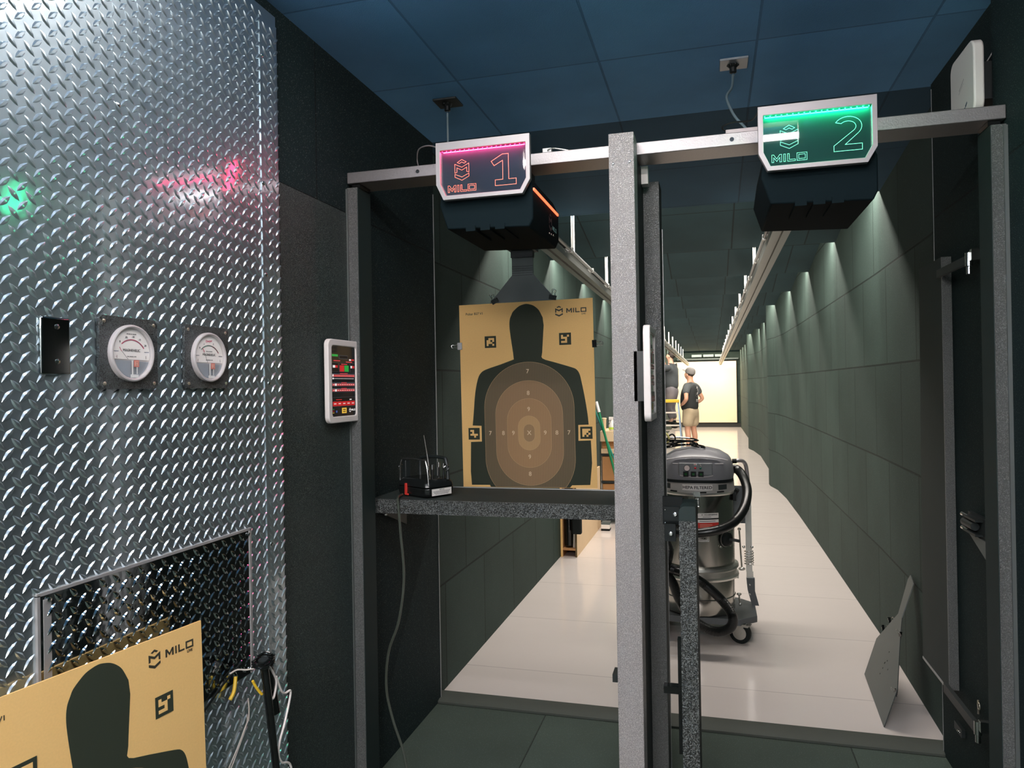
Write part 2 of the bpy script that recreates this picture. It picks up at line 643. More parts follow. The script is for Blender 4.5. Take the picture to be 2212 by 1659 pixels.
# right wall with its outward-angled pilasters
mb = MB()
prof = [(3.15, 0.88), (4.5, 0.905), (7.0, 0.90), (8.4, 0.892), (9.6, 0.875), (10.35, 0.835), (10.75, 0.768), (10.95, 0.765), (10.951, 0.91),
        (12.9, 0.90), (15.1, 0.91), (16.2, 0.84), (16.7, 0.77), (16.9, 0.765), (16.901, 0.91), (20.0, 0.905), (25.2, 0.90), (25.2, 1.4), (3.15, 1.4)]
mb.prism([(x, y) for y, x in prof], -0.02, 3.0, 'z')
struct(mb.build('wall_right', M_wall, angle=60))
mb = MB()
mb.box(0.80, 1.35, -2.6, 2.40, 0.0, 2.75)
struct(mb.build('wall_right', M_sheet))
mb = MB()
mb.box(0.830, 1.35, 2.40, 3.11, 0.0, 2.75)
struct(mb.build('wall_right', M_stall))
mb = MB()
mb.box(0.8285, 0.8305, 3.103, 3.107, 0.02, 2.56)
struct(mb.build('trim_3', M_alug))
# far wall and dark skirting under the pale screen
mb = MB()
mb.box(-1.5, 1.4, 25.05, 25.3, -0.02, 3.0)
struct(mb.build('wall_back', M_wall))
mb = MB()
mb.box(-1.26, 0.90, 24.9, 25.05, 0.0, 0.13)
struct(mb.build('baseboard_back', pmat('black_skirt', (0.012, 0.013, 0.012), 0.6)))
# wall behind the camera
mb = MB()
mb.box(-1.5, 1.4, -2.75, -2.6, 0, 2.75)
M_grey = pmat('grey_wall_paint', (0.50, 0.52, 0.54), 0.8)
struct(mb.build('wall_front', M_grey))

# ceilings
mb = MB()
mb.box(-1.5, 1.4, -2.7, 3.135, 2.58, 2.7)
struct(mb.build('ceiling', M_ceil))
mb = MB()
mb.prism([(3.13, 2.75), (3.13, 2.58), (LIP0 - 0.02, 2.484), (LIP0, 2.484), (LIP0, 2.75)], -1.262, 0.91, 'x')
struct(mb.build('ceiling', M_baf0))
mb = MB()
for k in range(NB):
    y0 = LIP0 + PITCH * k
    y1 = min(y0 + PITCH, 25.04)
    mb.prism([(y0, 3.0), (y0, 2.72), (y0 + 0.25, 2.70), (y1 - 0.03, 2.484), (y1, 2.484), (y1, 3.0)], -1.262, 0.91, 'x')
struct(mb.build('ceiling', M_baf))

# far pale screen
t = thing('target_screen', 'tall pale cream projection screen at the far end of the lanes', 'screen', (-0.25, 24.9, 0.15))
MB().box(-1.2, 0.785, 24.86, 24.9, 0.155, 2.17).build('panel', pmat('cream_screen', (0.80, 0.66, 0.46), 0.8, var=0.04), t)
f = MB()
f.box(-1.22, 0.80, 24.85, 24.91, 2.17, 2.185)
f.box(0.785, 0.80, 24.85, 24.91, 0.14, 2.17)
f.build('frame', M_blk, t)
fx = MB()
for x0, x1 in ((-0.62, -0.30), (-0.25, 0.08), (0.12, 0.45)):
    fx.box(x0, x1, 24.7, 24.8, 2.32, 2.40)
t = thing('overhead_vents', 'row of dim grey louvred boxes high above the cream screen', 'vent', (-0.1, 24.9, 2.3))
MB().box(-1.1, 0.86, 24.83, 25.05, 2.225, 2.28).build('rail', pmat('vent_rail_dark', (.05, .07, .07), .6), t)
fx.build('louvre', pmat('teal_grey_metal', (0.16, 0.22, 0.22), 0.5), t)

# ------------------------------------------------------------------ diamond tread plate on the left wall
m, nt, b = new_mat('diamond_plate')
tc = nt.nodes.new('ShaderNodeTexCoord')
n1 = nt.nodes.new('ShaderNodeTexNoise')
n1.inputs['Scale'].default_value = 22
n1.inputs['Detail'].default_value = 4
nt.links.new(tc.outputs['Object'], n1.inputs['Vector'])
mr = nt.nodes.new('ShaderNodeMapRange')
mr.inputs['To Min'].default_value = 0.34
mr.inputs['To Max'].default_value = 0.50
nt.links.new(n1.outputs['Fac'], mr.inputs['Value'])
nt.links.new(mr.outputs['Result'], b.inputs['Roughness'])
n2 = nt.nodes.new('ShaderNodeTexNoise')
n2.inputs['Scale'].default_value = 28
n2.inputs['Detail'].default_value = 2
nt.links.new(tc.outputs['Object'], n2.inputs['Vector'])
bp = nt.nodes.new('ShaderNodeBump')
bp.inputs['Strength'].default_value = 0.22
bp.inputs['Distance'].default_value = 0.003
nt.links.new(n2.outputs['Fac'], bp.inputs['Height'])
nt.links.new(bp.outputs['Normal'], b.inputs['Normal'])
b.inputs['Base Color'].default_value = (0.60, 0.70, 0.75, 1)
b.inputs['Metallic'].default_value = 0.93
# rolled aluminium: a hazy lobe with a polished one over it
gl = nt.nodes.new('ShaderNodeBsdfAnisotropic')
gl.inputs['Color'].default_value = (0.66, 0.74, 0.78, 1)
gl.inputs['Roughness'].default_value = 0.10
bp2 = nt.nodes.new('ShaderNodeBump')
bp2.inputs['Strength'].default_value = 0.10
bp2.inputs['Distance'].default_value = 0.003
nt.links.new(n2.outputs['Fac'], bp2.inputs['Height'])
nt.links.new(bp2.outputs['Normal'], gl.inputs['Normal'])
mxs = nt.nodes.new('ShaderNodeMixShader')
mxs.name = 'polish'
mxs.inputs[0].default_value = 0.45
nt.links.new(b.outputs[0], mxs.inputs[1])
nt.links.new(gl.outputs[0], mxs.inputs[2])
nt.links.new(mxs.outputs[0], nt.nodes['Material Output'].inputs['Surface'])
M_tread = m


def lugs(mb, y0, y1, z0, z1, x, p=0.0345, ln=0.0158, wd=0.0060, h=0.0027, ph=(0, 0), skip=None):
    """raised diamond lugs on a wall facing +X"""
    ca = math.cos(math.radians(45))
    NS = 5
    j0, j1 = int(z0 / (p / 2)) - 1, int(z1 / (p / 2)) + 2
    for j in range(j0, j1):
        i0 = int(y0 / p) - 1
        for i in range(i0, int(y1 / p) + 2):
            o = j % 2
            cy = i * p + o * p / 2 + ph[0]
            cz = j * p / 2 + ph[1]
            if not (y0 + ln * .8 < cy < y1 - ln * .8 and z0 + ln * .8 < cz < z1 - ln * .8):
                continue
            if skip and skip(cy, cz):
                continue
            d = (ca, ca) if o == 0 else (ca, -ca)
            q = (-d[1], d[0])
            base, top = [], []
            prof = ((-1, 0.0), (-.55, .62), (0, 1.0), (.55, .62), (1, 0.0))
            L, R, T = [], [], []
            for s_, wv in prof:
                yy, zz = cy + d[0] * ln * s_, cz + d[1] * ln * s_
                L.append((x, yy + q[0] * wd * wv, zz + q[1] * wd * wv))
                R.append((x, yy - q[0] * wd * wv, zz - q[1] * wd * wv))
                T.append((x + h * (1 if abs(s_) < .9 else .15), yy, zz))
            TL = [(T[k][0], T[k][1] + q[0] * wd * prof[k][1] * .42, T[k][2] + q[1] * wd * prof[k][1] * .42) for k in range(5)]
            TR = [(T[k][0], T[k][1] - q[0] * wd * prof[k][1] * .42, T[k][2] - q[1] * wd * prof[k][1] * .42) for k in range(5)]
            fs = []
            for k in range(4):
                fs += [(k, k + 1, 5 + k + 1, 5 + k), (5 + k, 5 + k + 1, 10 + k + 1, 10 + k), (10 + k, 10 + k + 1, 15 + k + 1, 15 + k)]
            mb.add(L + TL + TR + R, fs)


XT = -1.200
mb = MB()
mb.box(-1.222, XT, -0.6, 1.845, 0.02, 2.53)
hy0, hy1, hz0, hz1 = 1.052, 1.684, 0.70, 1.081


def skip_h(cy, cz):
    return hy0 - .004 < cy < hy1 + .004 and hz0 < cz < hz1 + .004


lugs(mb, 0.60, 1.80, 0.3, 2.53, XT, skip=skip_h)
tread = mb.build('wall_left', M_tread, angle=25)
struct(tread)
# folded corner trim of the same plate
mb = MB()
mb.box(XT, XT + 0.0025, 1.765, 1.849, 0.02, 2.50)
mb.box(-1.222, XT + 0.0025, 1.8465, 1.849, 0.02, 2.50)
lugs(mb, 1.772, 1.855, 0.3, 2.50, XT + 0.0025, ph=(0.012, 0.008))
struct(mb.build('trim_4', M_tread, angle=25))
# rivets
rv = []
for y, z in ((1.778, 1.775), (1.785, 1.47), (1.784, 1.02), (1.775, 2.39), (1.26, 2.06), (1.772, 2.03)):
    rv.append((y, z))
for i, (y, z) in enumerate(rv):
    o = MB().lathe([(0.006, 0), (0.006, 0.0012), (0.0035, 0.003), (0.0005, 0.0036)], (XT + 0.0025 if y > 1.75 else XT + .0005, y, z), 12, axis=(1, 0, 0)).build('rivet', M_chr)
    tag(o, 'small silver rivet in the diamond plate ' + ('field above the gauges' if y < 1.5 else 'beside the corner trim'), 'rivet', 'rivets in the diamond plate' if y > 1.5 else None)

# access hatch with lip
t = thing('access_hatch', 'rectangular diamond plate access hatch low on the left wall', 'hatch', (XT, (hy0 + hy1) / 2, hz0))
mb = MB()
mb.box(XT - 0.001, XT + 0.004, hy0, hy1, hz0, hz1)
lugs(mb, hy0, hy1, hz0, hz1, XT + 0.004, ph=(0.009, 0.013))
M_tread2 = M_tread.copy()
M_tread2.name = 'darker_diamond_plate'
_b2 = M_tread2.node_tree.nodes['Principled BSDF']
_b2.inputs['Base Color'].default_value = (0.42, 0.45, 0.45, 1)
_b2.inputs['Metallic'].default_value = 1.0
for _l in list(_b2.inputs['Roughness'].links):
    M_tread2.node_tree.links.remove(_l)
_b2.inputs['Roughness'].default_value = 0.08
M_tread2.node_tree.nodes['polish'].inputs[0].default_value = 0.3
mb.build('panel', M_tread2, t, angle=25)
mb = MB()
e = 0.010
mb.box(XT - .001, XT + .006, hy0 - .004, hy1 + .004, hz1 - .002, hz1 + .004)
mb.box(XT - .001, XT + .006, hy0 - .004, hy0 + .002, hz0, hz1)
mb.box(XT - .001, XT + .006, hy1 - .004, hy1 + .004, hz0, hz1)
mb.box(XT - .001, XT + .005, hy0 + .010, hy0 + .026, hz0, hz1 - .01)
mb.build('edge_lip', M_alu, t)
for yy, zz in ((hy0 + .02, hz1 - .012), (hy1 - .008, hz1 - .012), (hy1 - .008, hz0 + .012)):
    MB().lathe([(0.005, 0), (0.005, 0.002), (0.0005, 0.004)], (XT + .006, yy, zz), 10, axis=(1, 0, 0)).build('screw', M_chr, t)

# blank switch plate
t = thing('blank_cover_plate', 'polished dark metal blank cover plate, leftmost fitting on the diamond plate', 'cover plate', (XT, 1.094, 1.54))
MB().prism([(1.063, 1.487), (1.127, 1.487), (1.127, 1.596), (1.063, 1.596)], XT, XT + 0.007, 'x').build('plate', pmat('polished_dark_steel', (0.30, 0.32, 0.31), 0.10, 1.0), t, bevel=0.005, seg=3)
for zz in (1.512, 1.578):
    MB().lathe([(0.005, 0), (0.005, 0.0012), (0.0005, 0.003)], (XT + .007, 1.097, zz), 12, axis=(1, 0, 0)).build('screw', M_chr, t)


# ------------------------------------------------------------------ pressure gauges
def gauge(yc, label, kind):
    zc = 1.5345
    t = thing('pressure_gauge', label, 'gauge', (XT, yc, zc), 'round pressure gauges on the diamond plate')
    y0, y1, z0, z1 = yc - .080, yc + .080, zc - .076, zc + .076
    c = .008
    MB().prism([(y0 + c, z0), (y1 - c, z0), (y1, z0 + c), (y1, z1 - c), (y1 - c, z1), (y0 + c, z1), (y0, z1 - c), (y0, z0 + c)], XT + .002, XT + .010, 'x').build('mounting_plate', M_hairg, t, bevel=.001)
    xp = XT + .010
    MB().lathe([(.0600, 0), (.0605, .006), (.0592, .0100), (.0565, .0108), (.0535, .0095), (.0525, .003), (.0005, .003)], (xp, yc, zc), 56, axis=(1, 0, 0)).build('bezel', M_bez, t)
    fm = frame_YZ(xp + .0034, yc, zc)
    d = MB()
    pts = [(.0515 * math.cos(math.radians(a)), .0515 * math.sin(math.radians(a))) for a in range(-16, 197, 6)]
    flat(d, pts, 0.0006, fm)
    df = d.build('dial_face', M_dial, t)
    lo = MB()
    pts = [(.0515 * math.cos(math.radians(a)), .0515 * math.sin(math.radians(a))) for a in range(196, 345, 6)]
    flat(lo, pts, 0.0003, fm)
    lo.build('lower_window', M_dlow, t)
    lg = MB()
    flat(lg, rect(-.0035, .0005, -.047, -.014), 0.004, fm, 0)
    flat(lg, rect(.0100, .0125, -.044, -.028), 0.004, fm, 0)
    flat(lg, rect(-.008, .014, -.052, -.045), 0.005, fm, 0)
    lg.build('movement', M_clear, t)
    bd = MB()
    flat(bd, rect(.0020, .0165, -.029, -.0145), 0.0045, fm, 0)
    flat(bd, rect(.0045, .0140, -.0265, -.0170), 0.0050, fm, 1)
    outline(bd, rect(.0065, .0120, -.0245, -.0190), .0008, 0.0055, fm, 0)
    bd.build('badge', [M_orange, M_orgl], t)
    mk = MB()
    R = .0345
    a0, a1 = 128, 38

    def arc(r, b0, b1, wd, mi, cy=-.014):
        n = 16
        p = [(r * math.cos(math.radians(b0 + (b1 - b0) * i / n)), cy + r * math.sin(math.radians(b0 + (b1 - b0) * i / n))) for i in range(n + 1)]
        outline(mk, p, wd, .0012, fm, mi, closed=False)
    if kind == 1:
        arc(.0425, 128, 38, .0024, 1)
        for s_, a in (('0', 130), ('.05', 107), ('.10', 85), ('.15', 63), ('.20', 40)):
            text_mb(mk, s_, .0062, fm @ Matrix.Translation((.0490 * math.cos(math.radians(a)), -.014 + .0490 * math.sin(math.radians(a)), .0012)), 0)
        text_mb(mk, 'INCHES OF WATER', .0030, fm @ Matrix.Translation((0, .0405, .0012)), 0)
        outline(mk, [(-.012, -.013), (-.031, .006)], .0006, .003, fm, 0, closed=False)
        outline(mk, [(-.030, .004), (-.0345, .0115)], .0012, .0032, fm, 1, closed=False)
    else:
        arc(.0425, 130, 76, .0022, 2)
        arc(.0425, 76, 38, .0024, 1)
        for s_, a in (('0', 133), ('.1', 112), ('.2', 72)):
            text_mb(mk, s_, .0062, fm @ Matrix.Translation((.0490 * math.cos(math.radians(a)), -.014 + .0490 * math.sin(math.radians(a)), .0012)), 0)
        text_mb(mk, 'Dwyer', .0085, fm @ Matrix.Translation((0, .0395, .0012)) @ Matrix.Rotation(.12, 4, 'Z'), 1)
        text_mb(mk, 'INCHES OF WATER', .0026, fm @ Matrix.Translation((0, .0140, .0012)), 0)
        outline(mk, [(-.008, -.013), (-.021, .014)], .0006, .003, fm, 0, closed=False)
        outline(mk, [(-.0195, .013), (-.0255, .0205)], .0016, .0032, fm, 1, closed=False)
    text_mb(mk, 'MAGNEHELIC', .0078, fm @ Matrix.Translation((0, .0060, .0012)), 0)
    text_mb(mk, 'MAX. PRESSURE 15 PSIG', .0024, fm @ Matrix.Translation((0, -.0070, .0012)), 0)
    for sx in (-1, 1):
        outline(mk, [(sx * .048, .0035), (sx * .036, .0035)], .0012, .0012, fm, 3, closed=False)
        outline(mk, [(sx * .040, -.005), (sx * .040, -.011)], .0006, .0012, fm, 0, closed=False)
    text_mb(mk, '-', .007, fm @ Matrix.Translation((-.042, -.0075, .0012)), 1)
    mk.build('markings', [M_ink, M_crim, M_mgrn, M_navy], t)
    for sy in (-1, 1):
        for sz in (-1, 1):
            MB().lathe([(0.004, 0), (0.004, 0.001), (0.0005, 0.003)], (xp, yc + sy * .068, zc + sz * .064), 10, axis=(1, 0, 0)).build('screw', M_brassy, t)
    g = MB().lathe([(.0525, .0092), (.045, .0110), (.025, .0124), (.0005, .0128)], (xp, yc, zc), 40, axis=(1, 0, 0)).build('lens', M_lens, t)
    return t


M_hairg = haircell('pebbled_gauge_plate', (0.014, 0.017, 0.017), rough=0.28, scale=480, spec=1.0, dist=0.003, contrast=5.0)
M_bez = pmat('grey_bezel', (0.58, 0.54, 0.54), 0.35, 0.2)
M_dial = pmat('dial_white', (0.82, 0.78, 0.75), 0.6)
M_dlow = pmat('dial_lower_clear', (0.30, 0.34, 0.39), 0.25, 0.3)
M_clear = pmat('frosted_clear_plastic', (0.70, 0.70, 0.69), 0.2)
M_orange = pmat('orange_badge', (0.62, 0.14, 0.10), 0.5)
M_orgl = pmat('pale_orange', (0.72, 0.38, 0.28), 0.5)
M_crim = pmat('crimson_ink', (0.55, 0.02, 0.10), 0.5)
M_mgrn = pmat('green_ink', (0.04, 0.25, 0.17), 0.5)
M_navy = pmat('navy_ink', (0.05, 0.07, 0.13), 0.5)
M_brassy = pmat('pale_brass_screw', (0.80, 0.72, 0.58), 0.3, 0.9)
m, nt, b = new_mat('clear_lens')
b.inputs['Base Color'].default_value = (1, 1, 1, 1)
b.inputs['Roughness'].default_value = 0.03
b.inputs['Alpha'].default_value = 0.05
b.inputs['Specular IOR Level'].default_value = 0.8
M_lens = m
gauge(1.272, 'round pressure gauge with a single long crimson arc, nearer the blank cover plate', 1)
gauge(1.5185, 'round pressure gauge with a green and red arc, nearer the plate corner', 2)


# ------------------------------------------------------------------ tablets in white wall frames
def lane_tablet(name, xf, yc, zc, dep, label, bright):
    """frame whose screen faces +X"""
    hy, hz = .108, .1385
    t = thing(name, label, 'tablet', (xf, yc, zc), 'tablets in white wall frames')
    fr = MB()
    r_ = .022
    out = [(yc + hy, zc - hz), (yc + hy, zc + hz)] + [(yc - hy + r_ - r_ * math.sin(a), zc + hz - r_ + r_ * math.cos(a)) for a in [i * math.pi / 12 for i in range(7)]]
    out += [(yc - hy + r_ - r_ * math.cos(a), zc - hz + r_ - r_ * math.sin(a)) for a in [i * math.pi / 12 for i in range(7)]]
    ih, iv, iz = .083, .117, zc
    iy = yc - .002
    rr2 = .010
    inn = []
    for cy_, cz_, a0 in ((iy + ih - rr2, iz - iv + rr2, -90), (iy + ih - rr2, iz + iv - rr2, 0), (iy - ih + rr2, iz + iv - rr2, 90), (iy - ih + rr2, iz - iv + rr2, 180)):
        for i in range(5):
            a = math.radians(a0 + i * 22.5)
            inn.append((cy_ + rr2 * math.cos(a), cz_ + rr2 * math.sin(a)))
    # ring between out and inn, built by angle matching
    N = 64

    def hit(poly, a):
        d = (math.cos(a), math.sin(a))
        best = None
        for i in range(len(poly)):
            p, q = poly[i], poly[(i + 1) % len(poly)]
            px, py, ex, ey = p[0] - yc, p[1] - zc, q[0] - p[0], q[1] - p[1]
            den = d[0] * ey - d[1] * ex
            if abs(den) < 1e-12:
                continue
            tt = (px * ey - py * ex) / den
            uu_ = (px * d[1] - py * d[0]) / den
            if tt > 0 and -1e-6 <= uu_ <= 1 + 1e-6:
                best = tt if best is None else max(best, tt)
        return (yc + d[0] * best, zc + d[1] * best)
    angs = sorted(set([round(math.atan2(p[1] - zc, p[0] - yc), 5) for p in out + inn]))
    O = [hit(out, a) for a in angs]
    I = [hit(inn, a) for a in angs]
    n = len(angs)
    x0, x1 = xf - dep, xf
    vs = [(x1, *p) for p in O] + [(x1, *p) for p in I] + [(x0, *p) for p in O] + [(x0, *p) for p in I]
    fs = []
    for i in range(n):
        j = (i + 1) % n
        fs += [(i, j, n + j, n + i), (2 * n + i, 2 * n + j, j, i), (n + i, n + j, 3 * n + j, 3 * n + i), (2 * n + j, 2 * n + i, 3 * n + i, 3 * n + j)]
    fr.add(vs, fs)
    fr.build('frame', M_wht, t, bevel=.003)
    MB().box(xf - dep + .001, xf - .004, iy - ih - .003, iy + ih + .003, iz - iv - .003, iz + iv + .003).build('screen', M_scr[bright], t)
    fm = frame_YZ(xf - .0039, iy, iz)
    ui = MB()
    W, H_ = ih, iv

    def R(x0, x1, y0, y1, mi, z=.0004):
        flat(ui, rect(x0 * W, x1 * W, y0 * H_, y1 * H_), z, fm, mi)
    R(-.92, -.45, .70, .76, 1)
    R(-.35, .35, .64, .74, 2)
    R(-.33, .33, .65, .73, 3, .0008)
    R(.48, .90, .60, .645, 0)
    R(.48, .62, .60, .645, 4, .0008)
    for x0 in (-.95, -.36, .54):
        w_ = .50 if x0 != -.36 else .80
        if x0 > .5:
            w_ = .40
        R(x0, x0 + w_, .26, .52, 2)
        R(x0 + .01, x0 + w_ - .01, .265, .515, 3, .0008)
    R(-.88, -.70, .38, .45, 4, .0012)
    R(-.70, -.50, .38, .45, 0, .0012)
    R(-.33, .03, .275, .455, 0, .0012)
    R(.06, .41, .275, .455, 1, .0012)
    R(.58, .70, .38, .45, 4, .0012)
    R(.70, .90, .38, .45, 0, .0012)
    for y0, n_ in ((.13, 15), (-.125, 10), (-.285, 10)):
        R(-.95, .93, y0 - .02, y0 + .085, 2)
        R(-.93, .91, y0 - .005, y0 + .055, 0, .0008)
        for i in range(n_):
            cx = -.93 + 1.84 * (i + .5) / n_
            w_ = .02 if n_ > 10 else .055
            R(cx - w_, cx + w_, y0 + .018, y0 + .032, 4, .0012)
    R(-.92, -.84, .13, .19, 4, .0014)
    R(-.74, -.60, -.13, -.07, 4, .0014)
    R(-.74, -.60, -.29, -.23, 4, .0014)
    R(-.90, .86, .068, .078, 4)
    R(-.93, -.82, .055, .095, 4, .0012)
    R(-.95, .93, -.72, -.46, 2)
    R(-.94, .92, -.715, -.465, 3, .0008)
    for i in range(5):
        x0 = -.92 + i * .368
        R(x0, x0 + .345, -.705, -.575, 0, .0012)
        R(x0 + .08, x0 + .26, -.65, -.63, 4, .0016)
    R(-.66, -.2, -.535, -.515, 0, .0012)
    R(.45, .62, -.545, -.515, 4, .0012)
    R(-.18, .20, -.92, -.765, 5)
    for i in range(3):
        R(-.92, -.80, -.80 - i * .05, -.785 - i * .05, (1, 0, 5)[i])
    R(-.66, -.56, -.89, -.83, 6)
    emblem(ui, .49 * W, -.835 * H_, .0105, .0008, fm, 4)
    milo(ui, .60 * W, -.862 * H_, .0062, .0008, fm, 4)
    for cx_, cy_, hw, hh in ((-.55, .58, .022, .0030), (.45, .555, .022, .0030), (.04, .485, .020, .0028), (0, .218, .026, .0026), (0, -.045, .018, .0024), (0, -.205, .018, .0024)):
        scribble(ui, cx_ * W - hw, cx_ * W + hw, cy_ * H_, hh, .0014, fm, 7)
    scribble(ui, -.008, .010, -.815 * H_, .0032, .0010, fm, 3)
    scribble(ui, -.008, .010, -.872 * H_, .0032, .0010, fm, 3)
    ui.build('screen_image', [m_[bright] for m_ in UI], t)
    return t


def em2(name, col, e):
    return {k: pmat('%s_%s' % (name, k), tuple(c * .4 for c in col), 0.3, emit=col, estr=e * f) for k, f in (('lit', 1.0), ('dim', .05))}


UI = [em2('ui_red', (.50, .018, .022), .85), em2('ui_green', (.02, .33, .05), .8), em2('ui_line', (.10, .11, .13), .5), em2('ui_black', (.006, .006, .008), .5),
      em2('ui_white', (.85, .80, .78), .8), em2('ui_amber', (.80, .48, .06), .8), em2('ui_blue', (.05, .10, .35), .8), em2('ui_redtext', (.60, .05, .06), .9)]
M_scr = {'lit': pmat('tablet_glass_lit', (0.006, 0.008, 0.010), 0.06, emit=(.01, .011, .013), estr=.4),
         'dim': pmat('tablet_glass_dim', (0.006, 0.008, 0.010), 0.06)}
lane_tablet('lane_tablet', -1.192, 2.212, 1.478, .017, 'white framed touch tablet with red buttons, on the left wall beside the shelf', 'lit')
t2 = lane_tablet('lane_tablet', -0.166, 2.195, 1.482, .020, 'narrow looking white framed tablet on the side of the centre post', 'dim')
MB().box(-.224, -.186, 2.20, 2.29, 1.40, 1.55).build('mounting_bracket', M_blk, t2)

M_edge = pmat('dull_edge_metal', (0.13, 0.145, 0.14), 0.4, 0.4)
# ------------------------------------------------------------------ stall framework
t = thing('stall_jamb', 'slim grey metal upright at the left side of the first stall', 'post', (-1.2, 2.35, 0), 'uprights carrying the crossbeam')
MB().box(-1.221, -1.182, 2.30, 2.303, 0.02, 2.155).build('front_face', M_hair2, t)
MB().box(-1.221, -1.180, 2.303, 2.40, 0.02, 2.155).build('body', M_stallp, t)
MB().box(-1.223, -1.216, 2.293, 2.300, 0.02, 2.150).build('edge_strip', M_edge, t)
MB().box(-1.205, -1.175, 2.31, 2.39, 2.155, 2.168).build('cap', M_blkg, t)
t = thing('stall_jamb', 'slim grey metal upright at the far right, beside lane two', 'post', (.78, 2.35, 0), 'uprights carrying the crossbeam')
MB().box(.762, .799, 2.30, 2.303, 0.02, 2.155).build('front_face', M_hair2, t)
MB().box(.760, .799, 2.303, 2.40, 0.02, 2.155).build('body', M_stallp, t)
MB().box(.790, .801, 2.293, 2.300, 0.02, 2.150).build('edge_strip', M_edge, t)
MB().box(.757, .787, 2.31, 2.39, 2.155, 2.168).build('cap', M_blkg, t)

# crossbeam
t = thing('crossbeam', 'long brushed aluminium crossbeam over both stalls carrying the lane signs', 'beam', (-.2, 2.36, 2.17))
MB().box(-1.219, .799, 2.30, 2.42, 2.170, 2.209).build('tube', pmat('beam_aluminium', (0.30, 0.285, 0.285), 0.42, 0.75, bump=0.2, bscale=260, var=.12, vscale=160), t, bevel=.002)
for xh in (-.953, .072):
    MB().cyl((xh, 2.2985, 2.1885), (xh, 2.30, 2.1885), .0065, n=16).build('bolt_hole', M_blkg, t)
# post in the middle
t = thing('divider_post', 'pebbled grey plastic faced post between lane one and lane two', 'post', (-.25, 2.25, 0))
MB().box(-.289, -.213, 2.200, 2.296, 0.02, 2.211).build('front_cladding', M_hairL, t, bevel=.002)
MB().box(-.287, -.2135, 2.296, 2.296 + .001, 0.02, 2.2).build('back_edge', M_stallp, t)
for x, z in ((-.276, 2.119), (-.226, 2.121)):
    s_ = MB().lathe([(.0042, 0), (.0042, .0014), (.0022, .0024), (.0005, .0024)], (x, 2.2000, z), 12, axis=(0, -1, 0)).build('screw', M_chr, t)
    MB().cyl((x, 2.1974, z), (x, 2.1968, z), .0013, n=6).build('socket', M_ink, s_)
# divider wall behind the post
t = thing('stall_divider', 'black divider panel running back from the centre post between the stalls', 'divider', (-.25, 2.8, 0))
MB().box(-.284, -.2165, 2.425, 3.13, 0.02, 2.17).build('core_panel', M_stallp, t)
MB().box(-.2165, -.2145, 2.297, 3.13, 0.02, 2.165).build('side_skin', M_stallp, t)
MB().box(-.214, -.160, 2.50, 2.615, 0.02, 2.136).build('rear_panel', M_stallp, t)
MB().box(-.213, -.161, 2.495, 2.50, 0.02, 2.135).build('pebbled_edge', M_hair2, t)
MB().box(-.172, -.160, 2.615, 2.64, 0.02, 2.00).build('end_strip', M_blkg, t)
MB().box(-.1605, -.1590, 2.632, 2.638, 0.02, 2.00).build('bright_edge', M_alug, t)
MB().box(-.212, -.19, 2.42, 2.46, 2.11, 2.168).build('top_bracket', M_wht, t)
MB().box(-.32, -.30, 2.31, 2.37, 0.505, 0.53).build('side_tab', M_blkr, t)
MB().box(-.302, -.284, 2.31, 2.44, 0.50, 0.535).build('tab_base', M_blkr, t)


